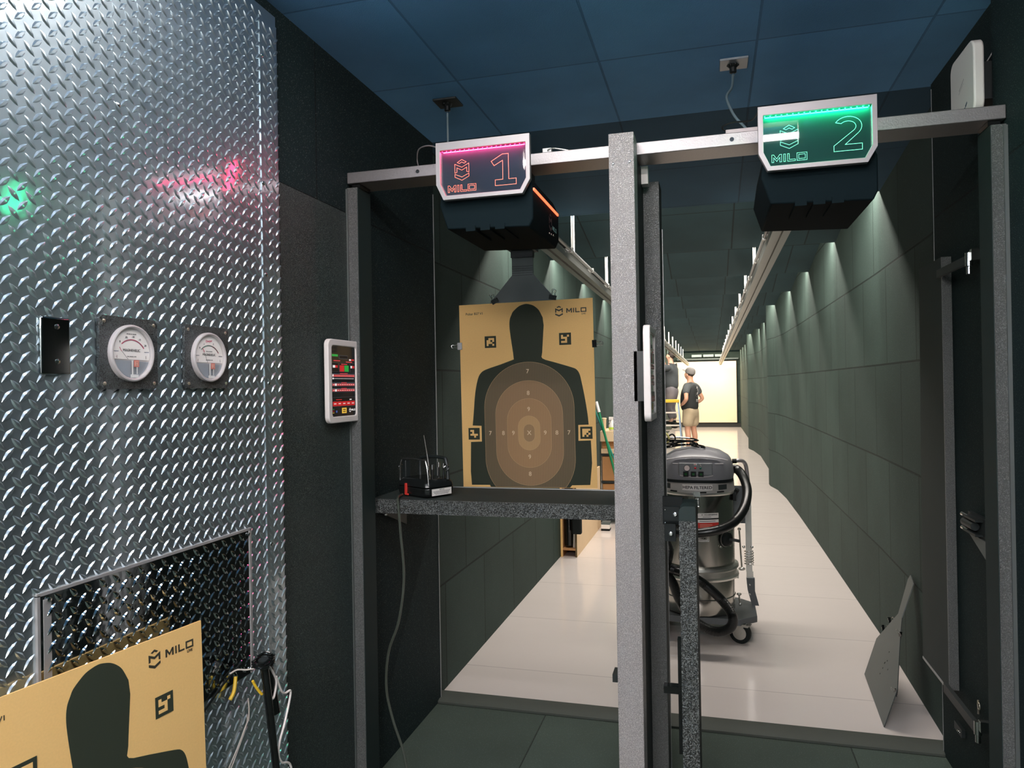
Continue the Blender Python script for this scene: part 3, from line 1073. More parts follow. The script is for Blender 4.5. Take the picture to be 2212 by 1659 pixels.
# ------------------------------------------------------------------ illuminated lane signs
def lane_sign(x0, digit, rgb, line_rgb, label):
    y = 2.10
    x1 = x0 + .2985
    zt, zb = 2.2055, 2.028
    t = thing('lane_sign', label, 'sign', ((x0 + x1) / 2, y, zb), 'illuminated lane number signs')
    out = [(x0, 2.076), (x0 + .023, zb), (x1 - .024, zb), (x1, 2.069), (x1, zt), (x0, zt)]
    inn = [(x0 + .0135, 2.079), (x0 + .031, zb + .0125), (x1 - .031, zb + .0125), (x1 - .0125, 2.074), (x1 - .0125, zt - .0245), (x0 + .0135, zt - .0245)]
    n = 6
    f = MB()
    y0, y1 = y, y + .018
    vs = [(p[0], y0, p[1]) for p in out] + [(p[0], y0, p[1]) for p in inn] + [(p[0], y1, p[1]) for p in out] + [(p[0], y1, p[1]) for p in inn]
    fs = []
    for i in range(n):
        j = (i + 1) % n
        fs += [(i, j, n + j, n + i), (i, 2 * n + i, 2 * n + j, j), (n + i, n + j, 3 * n + j, 3 * n + i), (2 * n + i, 3 * n + i, 3 * n + j, 2 * n + j)]
    f.add(vs, fs)
    f.build('frame', M_sframe, t, bevel=.0006)
    MB().prism(inn, y + .0115, y + .016, 'y').build('acrylic_panel', M_acr[digit], t)
    fm = frame_XZ((x0 + x1) / 2, y + .0113, (zt + zb) / 2)
    lg = MB()
    emblem(lg, -.0685, .0050, .0455, 0, fm, 0, line=.0011)
    milo(lg, -.1140, -.0640, .0205, 0, fm, 0, line=.0010)
    lg.build('etched_logo', M_line[digit], t)
    dg = MB()
    if digit == '1':
        P = [(-.040, .018), (-.005, .037), (.0145, .037), (.0145, -.0395), (.0380, -.0395), (.0380, -.0570), (-.0280, -.0570), (-.0280, -.0395), (-.0040, -.0395), (-.0040, .0180), (-.0310, .0040)]
        outline(dg, [(p[0] + .066, p[1] + .001) for p in P], .0013, 0, fm)
    else:
        o_, i_ = [], []
        for a in range(150, -45, -12):
            o_.append((.0345 * math.cos(math.radians(a)) + .001, .0135 + .0275 * math.sin(math.radians(a))))
        for a in range(-40, 146, 12):
            i_.append((.0205 * math.cos(math.radians(a)) + .0005, .0135 + .0155 * math.sin(math.radians(a))))
        P = o_ + [(-.006, -.0335), (.0360, -.0335), (.0360, -.0500), (-.0340, -.0500), (-.0340, -.0350)] + i_
        outline(dg, [(p[0] + .078, p[1]) for p in P], .0013, 0, fm)
    dg.build('etched_digit', M_line[digit], t)
    st = MB()
    N = 19
    for i in range(N):
        xx = x0 + .018 + (x1 - x0 - .036) * i / (N - 1)
        st.ball((xx, y + .0095, zt - .0262), .0017, 6, sc=(1.2, .8, 1))
    st.build('led_strip', M_led[digit], t)
    MB().box(x0 + .014, x1 - .013, y + .009, y + .0113, zt - .0245, zt - .0225).build('led_carrier', M_blk, t)
    MB().box(x0 + .10, x1 - .10, y + .018, 2.299, 2.172, 2.198).build('mounting_arm', M_alug, t)
    # coloured lamps of the strip
    d = bpy.data.lights.new('sign_led_light', 'AREA')
    d.shape = 'RECTANGLE'
    d.size, d.size_y = .262, .003
    d.energy = 1.1
    d.color = rgb
    o = bpy.data.objects.new('sign_led_light', d)
    o.location = ((x0 + x1) / 2 - t.location.x, y + .0045 - t.location.y, zt - .0262 - t.location.z)
    o.rotation_euler = (math.radians(22), 0, 0)
    COL.objects.link(o)
    o.parent = t
    return t


M_sframe = pmat('sign_frame_grey', (0.33, 0.31, 0.31), 0.42, 0.35, bump=0.05, bscale=500)


def glow_mat(name, base, glow, zt, fall, strength):
    """glossy acrylic sheet of one even base colour"""
    m, nt, b = new_mat(name)
    b.inputs['Base Color'].default_value = (*base, 1)
    b.inputs['Roughness'].default_value = 0.02
    b.inputs['Specular IOR Level'].default_value = 0.8
    return m


M_acr = {'1': glow_mat('acrylic_lane_one', (0.022, 0.032, 0.045), None, 0, 0, 0), '2': glow_mat('acrylic_lane_two', (0.012, 0.045, 0.038), None, 0, 0, 0)}
M_line = {'1': pmat('etched_red_line', (.9, .2, .12), .4, emit=(1.0, .22, .13), estr=1.1), '2': pmat('etched_green_line', (.2, .8, .5), .4, emit=(.16, .85, .48), estr=1.0)}
M_led = {'1': pmat('red_led', (.9, .05, .2), .4, emit=(1.0, .05, .20), estr=3.0), '2': pmat('green_led', (.1, .9, .5), .4, emit=(.06, .80, .45), estr=2.2)}
lane_sign(-.8095, '1', (1.0, .04, .16), None, 'lane number one sign glowing red, hung on the crossbeam')
lane_sign(.135, '2', (.02, 1.0, .45), None, 'lane number two sign glowing green, hung on the crossbeam')

# red and green spill lamps at the sign ends
for nm, x, colr, e in (('sign_side_glow', -.83, (1.0, .04, .12), .14), ('sign_side_glow', .45, (.02, 1.0, .40), .20), ('sign_side_glow', .12, (.02, 1.0, .40), .12)):
    d = bpy.data.lights.new(nm, 'AREA')
    d.shape = 'RECTANGLE'
    d.size, d.size_y = .10, .02
    d.energy = e
    d.color = colr
    o = bpy.data.objects.new(nm, d)
    o.location = (x, 2.135, 2.185)
    sgn = -1 if x in (-.83, .12) else 1
    o.rotation_euler = (0, math.radians(-72 * sgn), 0)
    COL.objects.link(o)


# ------------------------------------------------------------------ retriever motor housings, rails
def housing(xl, xr, label):
    t = thing('target_retriever_housing', label, 'machine housing', ((xl + xr) / 2, 2.4, 1.93), 'target retriever housings')
    c = .03
    MB().prism([(xl, 2.10), (xl - .012, 2.02), (xl + .012, 1.945), (xr - .012, 1.935), (xr, 1.96), (xr, 2.055), (xr - .02, 2.10)], 2.135, 2.52, 'y').build('shell', M_house, t, bevel=.004)
    ch = MB()
    for k in range(3):
        ch.box(xl + .075 + k * .047, xl + .105 + k * .047, 2.13, 2.30, 1.925 + .008, 1.95)
    ch.build('underside_fins', M_house, t)
    MB().box(xr - .001, xr + .0045, 2.140, 2.50, 2.045, 2.052).build('light_strip', M_hl, t)
    fm = frame_YZ(xr + .0012, 2.40, 1.995)
    l = MB()
    emblem(l, -.020, .006, .042, 0, fm, 1)
    milo(l, .012, -.016, .0145, 0, fm, 0)
    l.build('side_logo', [M_llogo, M_glogo], t)
    for k in range(3):
        MB().ball((xr + .001, 2.36 + .03 * k, 1.958 + 0.002 * k), .0035, 6).build('bolt', M_chr, t)
    MB().box(xl + .06, xr - .06, 2.30, 2.42, 2.10, 2.169).build('hanger_block', M_blkr, t)
    return t


M_house = pmat('housing_black', (0.0035, 0.0095, 0.012), 0.85, spec=0.12)
M_hl = pmat('red_light_line', (1, .2, .1), .4, emit=(1.0, .13, .05), estr=2.5)
M_llogo = pmat('pale_teal_print', (0.18, 0.36, 0.34), 0.5)
M_glogo = pmat('dull_red_print', (0.10, 0.05, 0.055), 0.5)
housing(-.80, -.512, 'black retriever housing with red light line and side logo under sign one')
h2 = housing(.155, .44, 'black retriever housing hanging beneath the green number two sign')
for c in list(h2.children):
    if c.name.startswith('light_strip'):
        bpy.data.objects.remove(c)


def rail(xc, dx, label, group):
    t = thing('target_rail', label, 'rail', (xc, 12, 2.17), group)

    def skew(m_):
        for q in m_.v:
            f = (q.y - 2.5) / 22.0
            q.x += dx * f
            q.z += .19 - .12 * f
        return m_
    p = MB()
    y0, y1 = 2.56, 24.5
    p.box(xc - .042, xc - .008, y0, y1, 1.980, 2.012)
    p.box(xc + .008, xc + .042, y0, y1, 1.980, 2.012)
    p.box(xc - .008, xc + .008, y0, y1, 1.996, 2.012)
    p.box(xc - .044, xc + .044, y0, y1, 2.012, 2.018)
    p.box(xc - .012, xc + .012, y0, y1, 2.018, 2.052)
    p.box(xc - .036, xc + .036, y0, y1, 2.052, 2.058)
    skew(p).build('profile', M_rail, t)
    s_ = 1 if xc < 0 else -1
    skew(MB().cyl((xc + s_ * .05, y0, 2.035), (xc + s_ * .05, y1, 2.035), .009, n=10)).build('cable_tube', M_alug, t)
    y = 3.3
    while y < 24:
        skew(MB().box(xc - .03 + s_ * .03, xc + .03 + s_ * .03, y, y + .03, 2.022, 2.050)).build('cable_clip', M_zinc, t)
        y += PITCH / 2
    skew(MB().box(xc - .05, xc + .05, y1, y1 + .05, 1.972, 2.06)).build('end_stop', M_zinc, t)
    return t


M_rail = pmat('rail_aluminium', (0.30, 0.31, 0.29), 0.35, 0.7)
for xc, dx, lab in ((-.81, .07, 'left'), (.335, -.045, 'right')):
    rail(xc, dx, 'long aluminium target rail above the %s lane' % ('first' if lab == 'left' else 'second'), 'target rails hung under the baffles')
    for k in range(0, 13):
        yk = LIP0 + PITCH * k + .06
        o = MB().cyl((xc + (.02 if k == 0 and lab == 'right' else 0), yk, 2.25 - .006 * k), (xc, yk, 2.715), .011, n=8).build('hanger_rod', M_rodw)
        tag(o, 'bright threaded hanger rod holding the rail of the %s lane' % ('first' if lab == 'left' else 'second'), 'rod', 'hanger rods of the %s rail' % lab)


# ------------------------------------------------------------------ ceiling junction boxes and cables
def jbox(x, y, pts, label, lab2, dark):
    t = thing('ceiling_junction_plate', label, 'junction box', (x, y, 2.58), 'ceiling junction plates')
    MB().box(x - .048, x + .048, y - .045, y + .045, 2.572, 2.580).build('plate', M_blkr if dark else M_jb, t, bevel=.002)
    MB().lathe([(.016, 0), (.018, -.006), (.012, -.012), (.012, -.028), (.007, -.032)], (x - .003, y, 2.573), 14).build('gland', M_blk, t)
    c = MB()
    for a in range(6):
        aa = a * math.pi / 3
        c.ball((x - .003 + .017 * math.cos(aa), y + .017 * math.sin(aa), 2.570), .0042, 5)
    c.build('star_nut', M_blk, t)
    MB().cyl((x - .003, y, 2.548), (x - .003, y, 2.535), .005, n=10).build('ferrule', M_chr, t)
    o = MB().tube([(x - .003, y, 2.537)] + pts, .0042, 8, smooth=6).build('data_cable', M_cab)
    tag(o, lab2, 'cable', 'cables from the ceiling to the signs')


M_jb = pmat('clear_grey_plate', (0.22, 0.25, 0.27), 0.35)
M_cab = pmat('grey_cable', (0.14, 0.20, 0.22), 0.45)
jbox(.095, 2.677, [(.085, 2.62, 2.47), (.065, 2.52, 2.40), (.085, 2.44, 2.31), (.115, 2.40, 2.255), (.13, 2.38, 2.222)],
     'pale square cable plate on the ceiling above sign two', 'grey cable curling down from the pale ceiling plate to sign two', False)
jbox(-.985, 2.70, [(-.988, 2.70, 2.47), (-.988, 2.695, 2.40), (-.97, 2.60, 2.31), (-.95, 2.42, 2.235), (-.948, 2.38, 2.215)],
     'dark cable plate on the ceiling above sign one', 'straight thin cable dropping from the dark ceiling plate to the beam', True)
o = MB().tube([(-.962, 2.33, 2.214), (-.958, 2.31, 2.235), (-.93, 2.26, 2.250), (-.87, 2.20, 2.236), (-.80, 2.13, 2.195)], .0022, 6, smooth=6).build('sign_wire', M_alug)
tag(o, 'thin looped wire entering the left side of sign one', 'wire')
o = MB().tube([(-.50, 2.30, 2.214), (-.485, 2.31, 2.222), (-.46, 2.32, 2.220), (-.42, 2.33, 2.2115)], .0024, 6, smooth=6).build('sign_wire', M_zinc)
tag(o, 'short pale wire with connector at the right side of sign one', 'wire')
t = thing('wire_connector', 'clear wire connector on the beam beside sign one', 'connector', (-.5, 2.30, 2.209))
MB().box(-.518, -.488, 2.305, 2.325, 2.209, 2.224).build('body', M_clear, t, bevel=.002)
t = thing('sign_power_supply', 'slim boxed driver with black leads on the beam left of sign two', 'power supply', (.11, 2.34, 2.209))
MB().box(.055, .16, 2.32, 2.36, 2.2095, 2.2265).build('case', pmat('pink_grey', (.55, .47, .47), .5), t, bevel=.002)
l = MB()
l.tube([(.06, 2.335, 2.222), (.045, 2.32, 2.235), (.075, 2.31, 2.243), (.13, 2.31, 2.244), (.15, 2.2, 2.236), (.16, 2.13, 2.20)], .0025, 6, smooth=5)
l.tube([(.048, 2.34, 2.214), (.03, 2.33, 2.216), (.02, 2.33, 2.214)], .0025, 6, smooth=5)
l.build('lead', M_blk, t)

# sprinkler-less ceiling light behind the viewer: the tube lamp that lights the firing line
M_tube = pmat('tube_glow', (1, 1, 1), .5, emit=(1.0, .93, .92), estr=TUBE_E)
for yt, lab in ((.905, 'long white fluorescent tube fitting on the ceiling just before the stalls'), (-.75, 'long white fluorescent tube fitting added unseen on the ceiling further behind')):  # second tube is unseen, added to light the targets from the front
    t = thing('tube_light', lab, 'ceiling light', (-.23, yt, 2.58), 'tube lights over the firing line')
    MB().box(-.86, .40, yt - .03, yt + .03, 2.560, 2.58).build('housing', M_coro, t)
    MB().cyl((-.84, yt, 2.505), (.38, yt, 2.505), .0125, n=16).build('tube', M_tube, t)
    for x in (-.855, .375):
        MB().box(x, x + .02, yt - .018, yt + .018, 2.475, 2.556).build('lamp_holder', M_wht, t)

t = thing('added_panel_light', 'square white fill panel added unseen on the ceiling behind the viewer', 'ceiling light', (-.2, -1.7, 2.58))  # fill lamp added out of view to brighten stalls and targets from behind
MB().box(-.85, .45, -2.15, -1.55, 2.56, 2.579).build('frame', M_wht, t)
MB().box(-.82, .42, -2.12, -1.58, 2.556, 2.5605).build('diffuser', pmat('panel_glow', (1, 1, 1), .5, emit=(1.0, .95, .93), estr=FILL_PANEL_E), t)

t = thing('added_panel_light', 'narrow white panel light added unseen on the ceiling nearest the first stall', 'ceiling light', (-.5, 1.45, 2.58))  # lamp added out of view for the bright haze on the diamond plate
MB().box(-.82, -.18, 1.28, 1.62, 2.562, 2.579).build('frame', M_wht, t)
MB().box(-.80, -.20, 1.30, 1.60, 2.558, 2.5625).build('diffuser', pmat('panel_glow_soft', (1, 1, 1), .5, emit=(1.0, .94, .92), estr=HAZE_PANEL_E), t)

# ------------------------------------------------------------------ access point on the right wall
t = thing('wifi_access_point', 'white rounded wireless access point high on the right wall above the beam', 'access point', (.76, 2.47, 2.33))
ap = MB()
ya, yb, za, zb_ = 2.365, 2.575, 2.22, 2.435
r_ = .035
pts = []
for cy_, cz_, a0 in ((yb - r_, za + r_, -90), (yb - r_, zb_ - r_, 0), (ya + r_, zb_ - r_, 90), (ya + r_, za + r_, 180)):
    for i in range(7):
        a = math.radians(a0 + i * 15)
        pts.append((cy_ + r_ * math.cos(a), cz_ + r_ * math.sin(a)))
ap.prism(pts, .742, .770, 'x')
ap.build('shell', pmat('warm_white_plastic', (0.68, 0.64, 0.60), 0.4), t, bevel=.005, seg=3)
MB().box(.77, .852, 2.42, 2.52, 2.27, 2.38).build('wall_mount', M_blkr, t)
fm = Matrix(((0, 0, -1, .7418), (-1, 0, 0, 2.47), (0, 1, 0, 2.33), (0, 0, 0, 1)))
mk = MB()
flat(mk, [(-.030, -.098), (.045, -.060), (.047, -.066), (-.024, -.106)], .0004, fm, 0)
for k in range(4):
    flat(mk, rect(-.012 + .013 * k, -.009 + .013 * k, -.091 + .0062 * k, -.088 + .0062 * k), .0008, fm, 1)
outline(mk, [(-.02, -.005), (.02, .015)], .0035, .0004, fm, 2, closed=False)
outline(mk, [(-.025, -.014), (.018, .004)], .0012, .0004, fm, 2, closed=False)
mk.build('markings', [pmat('dark_blue_strip', (.03, .07, .11), .4), M_wht, pmat('soft_grey_print', (.38, .36, .36), .5)], t)
MB().tube([(.80, 2.47, 2.38), (.83, 2.45, 2.44), (.84, 2.43, 2.52), (.84, 2.42, 2.58)], .003, 6, smooth=5).build('cable', M_blk, t)

# ------------------------------------------------------------------ shelf of lane one
t = thing('shooting_bench', 'thick pebbled black shelf spanning the first stall', 'shelf', (-.78, 2.6, 1.0))
MB().box(-1.2215, -.288, 2.448, 2.79, .996, 1.044).build('core', M_benchtop if 'M_benchtop' in globals() else pmat('bench_rubber', (.024, .034, .031), .62, bump=.3, bscale=300, var=.2, vscale=6), t)
MB().box(-1.2215, -.288, 2.443, 2.448, .994, 1.045).build('front_edge', M_hair, t)
MB().box(-1.2215, -.288, 2.786, 2.794, .996, 1.047).build('rear_lip', M_alug, t)
for x in (-1.205, -.30):
    br_ = MB()
    br_.prism([(2.47, .994), (2.72, .994), (2.72, .90)], x, x + .006, 'x')
    br_.box(x, x + .03, 2.47, 2.72, .988, .994)
    bb = br_.build('bracket', M_blkr, t)
MB().ball((-1.175, 2.475, .984), .006, 6).build('bolt', M_zinc, t)

# ------------------------------------------------------------------ fold-down shelf of lane two
t = thing('folded_bench', 'pebbled black bench folded down on end beside the centre post', 'bench', (-.07, 2.27, 0.15))
MB().box(-.097, -.050, 2.130, 2.135, .15, 1.06).build('front_edge', M_hair, t)
MB().box(-.0965, -.0505, 2.135, 2.43, .15, 1.075).build('core', M_stallp, t)
cp = MB()
prof_ = [(-.097, 1.058)] + [(-.097 + .018 - .018 * math.cos(a), 1.082 + .018 * math.sin(a)) for a in [i * math.pi / 12 for i in range(7)]] + \
        [(-.050 - .006 + .006 * math.sin(a), 1.094 + .006 * math.cos(a)) for a in [i * math.pi / 12 for i in range(7)]] + [(-.050, 1.058)]
cp.prism(prof_, 2.128, 2.20, 'y')
cp.build('top_cap', M_stallp, t)
hh = MB().box(-.140, -.097, 2.160, 2.185, 1.052, 1.092).build('hinge', M_ink, t)
MB().box(-.140, -.108, 2.160, 2.185, .992, 1.042).build('hinge', M_ink, t)
MB().box(-.160, -.097, 2.40, 2.42, .995, 1.085).build('rear_hinge', M_ink, t)
for x, z in ((-.108, 1.071), (-.121, 1.014)):
    MB().lathe([(.0072, 0), (.0072, .006), (.004, .008), (.0005, .008)], (x, 2.160, z), 6, axis=(0, -1, 0)).build('bolt', M_chr, hh)
for z in (1.083, 1.045):
    MB().ball((-.137, 2.16, z), .0022, 5).build('rivet', M_chr, hh)
lg_ = MB()
lg_.box(-.108, -.097, 2.15, 2.18, .38, .71)
lg_.box(-.150, -.097, 2.16, 2.19, .548, .568)
lg_.build('support_strut', M_blkg, t)

# ------------------------------------------------------------------ folded panel on the right-hand side of lane two
t = thing('folded_side_panel', 'tall pebbled black panel folded flat against the right lane wall', 'panel', (.88, 3.3, .25))
MB().prism([(2.906, .345), (2.906, 1.886), (3.19, 1.886), (3.235, .345)], .797, .828, 'x').build('board', M_stallp, t)
MB().box(.797, .828, 2.900, 2.906, .345, 1.886).build('near_edge', M_hair2, t)
MB().box(.795, .799, 2.90, 3.235, .336, .345).build('bottom_trim', M_alug, t)
MB().prism([(2.92, 1.815), (2.60, 1.815), (2.60, 1.842), (2.92, 1.842)], .786, .797, 'x').build('upper_arm', M_blkr, t)
MB().box(.783, .797, 2.60, 2.92, .330, .362).build('lower_arm', M_blkr, t)
for z in (1.826, .350):
    hb = MB()
    hb.cyl((.790, 2.592, z - .020), (.790, 2.592, z + .022), .011, n=12)
    hb.box(.790, .8295, 2.566, 2.586, z - .004, z + .03)
    hb.cyl((.790, 2.592, z - .045), (.790, 2.592, z - .022), .008, n=12)
    hb.build('pivot', M_chr, t)
t = thing('spring_latch', 'small chrome and black spring latch at waist height on the right stall wall', 'latch', (.82, 2.65, .96))
lt = MB()
lt.box(.795, .830, 2.60, 2.72, .996, 1.003)
lt.box(.795, .830, 2.60, 2.72, .950, .957)
lt.box(.818, .830, 2.57, 2.74, .943, 1.010)
lt.build('bracket', M_blkr, t)
MB().prism([(2.72, .943), (2.56, .943), (2.56, .885)], .812, .829, 'x').build('gusset', M_coro, t)
pn = MB()
pn.cyl((.804, 2.69, .999), (.804, 2.750, .999), .007, n=12)
pn.cyl((.804, 2.69, .954), (.804, 2.750, .954), .007, n=12)
pn.build('pins', M_chr, t)
MB().cyl((.804, 2.63, .977), (.804, 2.73, .977), .013, n=14).build('barrel', M_blkr, t)
t = thing('pull_ring', 'small brass pull ring with pin low on the right stall wall', 'ring', (.82, 2.68, .39))
rg = MB()
rg.tube([(.818, 2.672 + .011 * math.cos(a), .388 + .011 * math.sin(a)) for a in [i * math.pi / 8 for i in range(16)]], .0016, 6, closed=True)
rg.build('ring', M_brassy, t)
MB().cyl((.822, 2.69, .355), (.822, 2.69, .400), .003, n=8).build('pin', M_brassy, t)
t = thing('floor_pin_tab', 'small steel pin on a dark tab near the floor of the right stall wall', 'pin', (.825, 2.87, .21))
MB().box(.818, .830, 2.85, 2.93, .200, .228).build('tab', M_blkr, t)
MB().ball((.816, 2.87, .215), .006, 6, sc=(1, 2, .7)).build('pin', M_chr, t)


# ------------------------------------------------------------------ printed silhouette targets
SIL = [(0.2509, 0.5736), (0.248, 0.6056), (0.2396, 0.6702), (0.2347, 0.722), (0.2371, 0.7542), (0.2455, .775), (0.2535, 0.789), (0.2772, 0.809), (.295, .8165), (0.3137, 0.8197), (.331, .8165), (0.3459, 0.8107),
       (.361, .7995), (0.3728, 0.7854), (0.3871, 0.7558), (0.3909, 0.7206), (0.3862, 0.6637), (0.3813, 0.6007), (0.3816, 0.5736), (0.4353, 0.5548), (0.5093, 0.5307), (0.5323, 0.5195), (0.545, 0.4988),
       (0.5527, 0.4649), (0.565, 0.3974), (0.5751, 0.3245), (0.579, 0.2774), (0.5335, 0.2763), (0.5323, 0.2068), (0.5868, 0.2083), (0.5894, 0.1088), (0.5791, 0.0139), (.50, 0.0117), (.49, .001), (.13, .001), (0.1255, 0.0095),
       (0.0406, 0.0092), (0.0368, 0.0686), (0.041, 0.2044), (0.0928, 0.2059), (0.0928, 0.2774), (0.0511, 0.2794), (0.0573, 0.3349), (0.0665, 0.4246), (0.0805, 0.4887), (0.0961, 0.5174), (0.1222, 0.5328), (0.1896, 0.5532)]
_h = [(p[0], p[1]) for p in SIL]
_sm = lambda pts, k: [(q.x, q.y) for q in catmull([V((p[0], p[1], 0)) for p in pts], k)]
SIL = _sm(_h[0:15], 4) + _sm(_h[15:27], 3) + _h[27:41] + _sm(_h[41:], 3)
MK = {'a': ('0111', '1101', '1110', '1001'), 'b': ('1001', '1110', '0010', '1110'), 'c': ('1100', '0100', '1111', '0010'), 'd': ('1111', '1110', '1101', '1010')}


def stripe_mat(name, c1, c2):
    m, nt, b = new_mat(name)
    tc = nt.nodes.new('ShaderNodeTexCoord')
    wv = nt.nodes.new('ShaderNodeTexWave')
    wv.wave_type = 'BANDS'
    wv.bands_direction = 'X'
    wv.inputs['Scale'].default_value = 42
    wv.inputs['Distortion'].default_value = 0.6
    wv.inputs['Detail'].default_value = 1
    nt.links.new(tc.outputs['Object'], wv.inputs['Vector'])
    mx = nt.nodes.new('ShaderNodeMix')
    mx.data_type = 'RGBA'
    mx.inputs['A'].default_value = (*c1, 1)
    mx.inputs['B'].default_value = (*c2, 1)
    nt.links.new(wv.outputs['Fac'], mx.inputs['Factor'])
    nt.links.new(mx.outputs['Result'], b.inputs['Base Color'])
    b.inputs['Roughness'].default_value = 0.7
    return m


M_pr = [pmat('printed_charcoal', (0.034, 0.042, 0.028), 0.7, spec=.25),
        stripe_mat('printed_ring_seven', (0.115, 0.085, 0.045), (0.165, 0.120, 0.065)),
        stripe_mat('printed_ring_eight', (0.25, 0.152, 0.075), (0.34, 0.208, 0.105)),
        stripe_mat('printed_ring_nine', (0.33, 0.19, 0.09), (0.43, 0.255, 0.12)),
        stripe_mat('printed_ring_ten', (0.46, 0.28, 0.125), (0.53, 0.33, 0.15)),
        stripe_mat('printed_centre', (0.31, 0.19, 0.09), (0.38, 0.235, 0.11)),
        pmat('tan_line', (0.58, 0.38, 0.19), .8), pmat('number_tan', (0.74, 0.58, 0.38), .8), M_kraft]


def target_board(name, label, group, mtx, th=.004, ext=0.0):
    t = thing(name, label, 'shooting target', (0, 0, 0), group)
    t.matrix_world = mtx
    bd = MB()
    bd.box(0, .61, -ext, .83, -th, 0)
    bd.build('board', M_kraft, t, local=True)
    I = Matrix.Identity(4)
    p = MB()
    flat(p, SIL, .0003, I, 0)
    cx, cy = .3135, .243
    e_ = .0010
    for i, (hx, hy, y0) in enumerate(((.2045, .3175, .001), (.1535, .2345, None), (.1005, .1545, None), (.0505, .0770, None), (.0255, .0400, None))):
        c = capsule(cx, cy, hx, hy, ymin=y0)
        flat(p, c, .0005 + i * .0003, I, 6 if i < 4 else 6)
        flat(p, capsule(cx, cy, hx - e_, hy - e_, ymin=(y0 or 0) + .0002 if y0 is not None else None), .0006 + i * .0003, I, 1 + i)
    zt_ = .0024
    for s_, pts in (('7', ((.313, .518), (.134, .243), (.4917, .243))), ('8', ((.3135, .421), (.3135, .060), (.195, .243), (.4386, .243))),
                    ('9', ((.3138, .349), (.3135, .136), (.2412, .243), (.3861, .243))), ('X', ((.3137, .243),))):
        for x, y in pts:
            text_mb(p, s_, .0265, Matrix.Translation((x, y, zt_)), 7, bold=.0003)
    for k, (x, y) in (('a', (.1445, .6563)), ('b', (.4850, .6563)), ('c', (.0570, .2415)), ('d', (.5680, .2420))):
        s_ = .0265
        flat(p, rect(x - s_, x + s_, y - s_, y + s_), .0008, I, 0)
        cw = 2 * s_ / 6
        for r_i, row in enumerate(MK[k]):
            for c_i, ch in enumerate(row):
                if ch == '1':
                    x0 = x - 2 * cw + c_i * cw
                    y0 = y + 2 * cw - (r_i + 1) * cw
                    flat(p, rect(x0, x0 + cw, y0, y0 + cw), .0012, I, 8)
    p.build('printed_figure', M_pr, t, local=True)
    lg = MB()
    emblem(lg, .461, .781, .0340, .0005, I, 0)
    milo(lg, .4935, .7705, .0200, .0005, I, 0)
    text_mb(lg, 'LIVE', .0095, Matrix.Translation((.569, .7630, .0005)), 0, bold=.0002)
    text_mb(lg, 'Pulsar B27 V1', .0146, Matrix.Translation((.0305, .7870, .0005)), 0, bold=.0002, align='LEFT')
    lg.build('printed_logo', pmat('brown_black_ink', (0.045, 0.040, 0.026), .6), t, local=True)
    return t


# hung target, its corner pixels on a plane 3.16 m down the lane
ro = math.radians(0.9)
mt = Matrix.Translation((-1.108, 3.16, .994)) @ Matrix.Rotation(math.radians(90), 4, 'X') @ Matrix.Rotation(ro * 0.55, 4, 'Z')
mt = mt @ Matrix.Diagonal((1.015, 1.005, 1, 1))
target_board('silhouette_target', 'kraft card human silhouette target clipped up in lane one behind the shelf', 'printed silhouette targets', mt)


# one more leaning at the lower left
m_ = Matrix.Translation((-1.149, .843, .238)) @ Matrix.Rotation(math.radians(-3.5), 4, 'Z') @ Matrix.Rotation(math.radians(-1.67), 4, 'X') @ Matrix.Rotation(math.radians(-3), 4, 'Y')
m_ = m_ @ Matrix(((0, 0, 1, 0), (1, 0, 0, 0), (0, 1, 0, 0), (0, 0, 0, 1))) @ Matrix.Diagonal((.927, .844, 1, 1))
target_board('silhouette_target', 'kraft silhouette target leaning in front of the diamond plate hatch at the lower left', 'printed silhouette targets', m_, ext=.235)


# ------------------------------------------------------------------ binder clips
def binder_clip(mtx, label, group):
    t = thing('binder_clip', label, 'clip', (0, 0, 0), group)
    t.matrix_world = mtx
    b_ = MB()
    # prism-shaped spring body, mouth down at z=0, back at z=.018
    b_.prism([(-.0065, .018), (.0065, .018), (.0016, -.002), (.0008, -.002), (.0055, .0168), (-.0055, .0168), (-.0008, -.002), (-.0016, -.002)], -.016, .016, 'x')
    b_.build('body', M_blkg, t, local=True)
    for sg in (-1, 1):
        h = MB()
        pts = [(-.010, sg * .0050, .016), (-.0055, sg * .010, .030), (-.0075, sg * .013, .040), (0, sg * .0145, .0445), (.0075, sg * .013, .040), (.0055, sg * .010, .030), (.010, sg * .0050, .016)]
        h.tube(pts, .0011, 6, smooth=3)
        h.build('wire_handle', M_chr, t, local=True)
    return t


def clip_at(x, y, z, ang, label, yaw=0, base=None):
    m_ = Matrix.Translation((x, y, z)) @ Matrix.Rotation(yaw, 4, 'Z') @ Matrix.Rotation(ang, 4, 'Y')
    return binder_clip(m_, label, 'binder clips holding the hung target')


clip_at(-.938, 3.157, 1.832, math.radians(-28), 'black binder clip on the top edge of the hung target, left of its head')
clip_at(-.676, 3.157, 1.836, math.radians(14), 'black binder clip on the top edge of the hung target, right of its head')
clip_at(-1.105, 3.157, 1.640, math.radians(-92), 'black binder clip on the left edge of the hung target')
clip_at(-.499, 3.157, 1.632, math.radians(88), 'black binder clip on the right edge of the hung target')

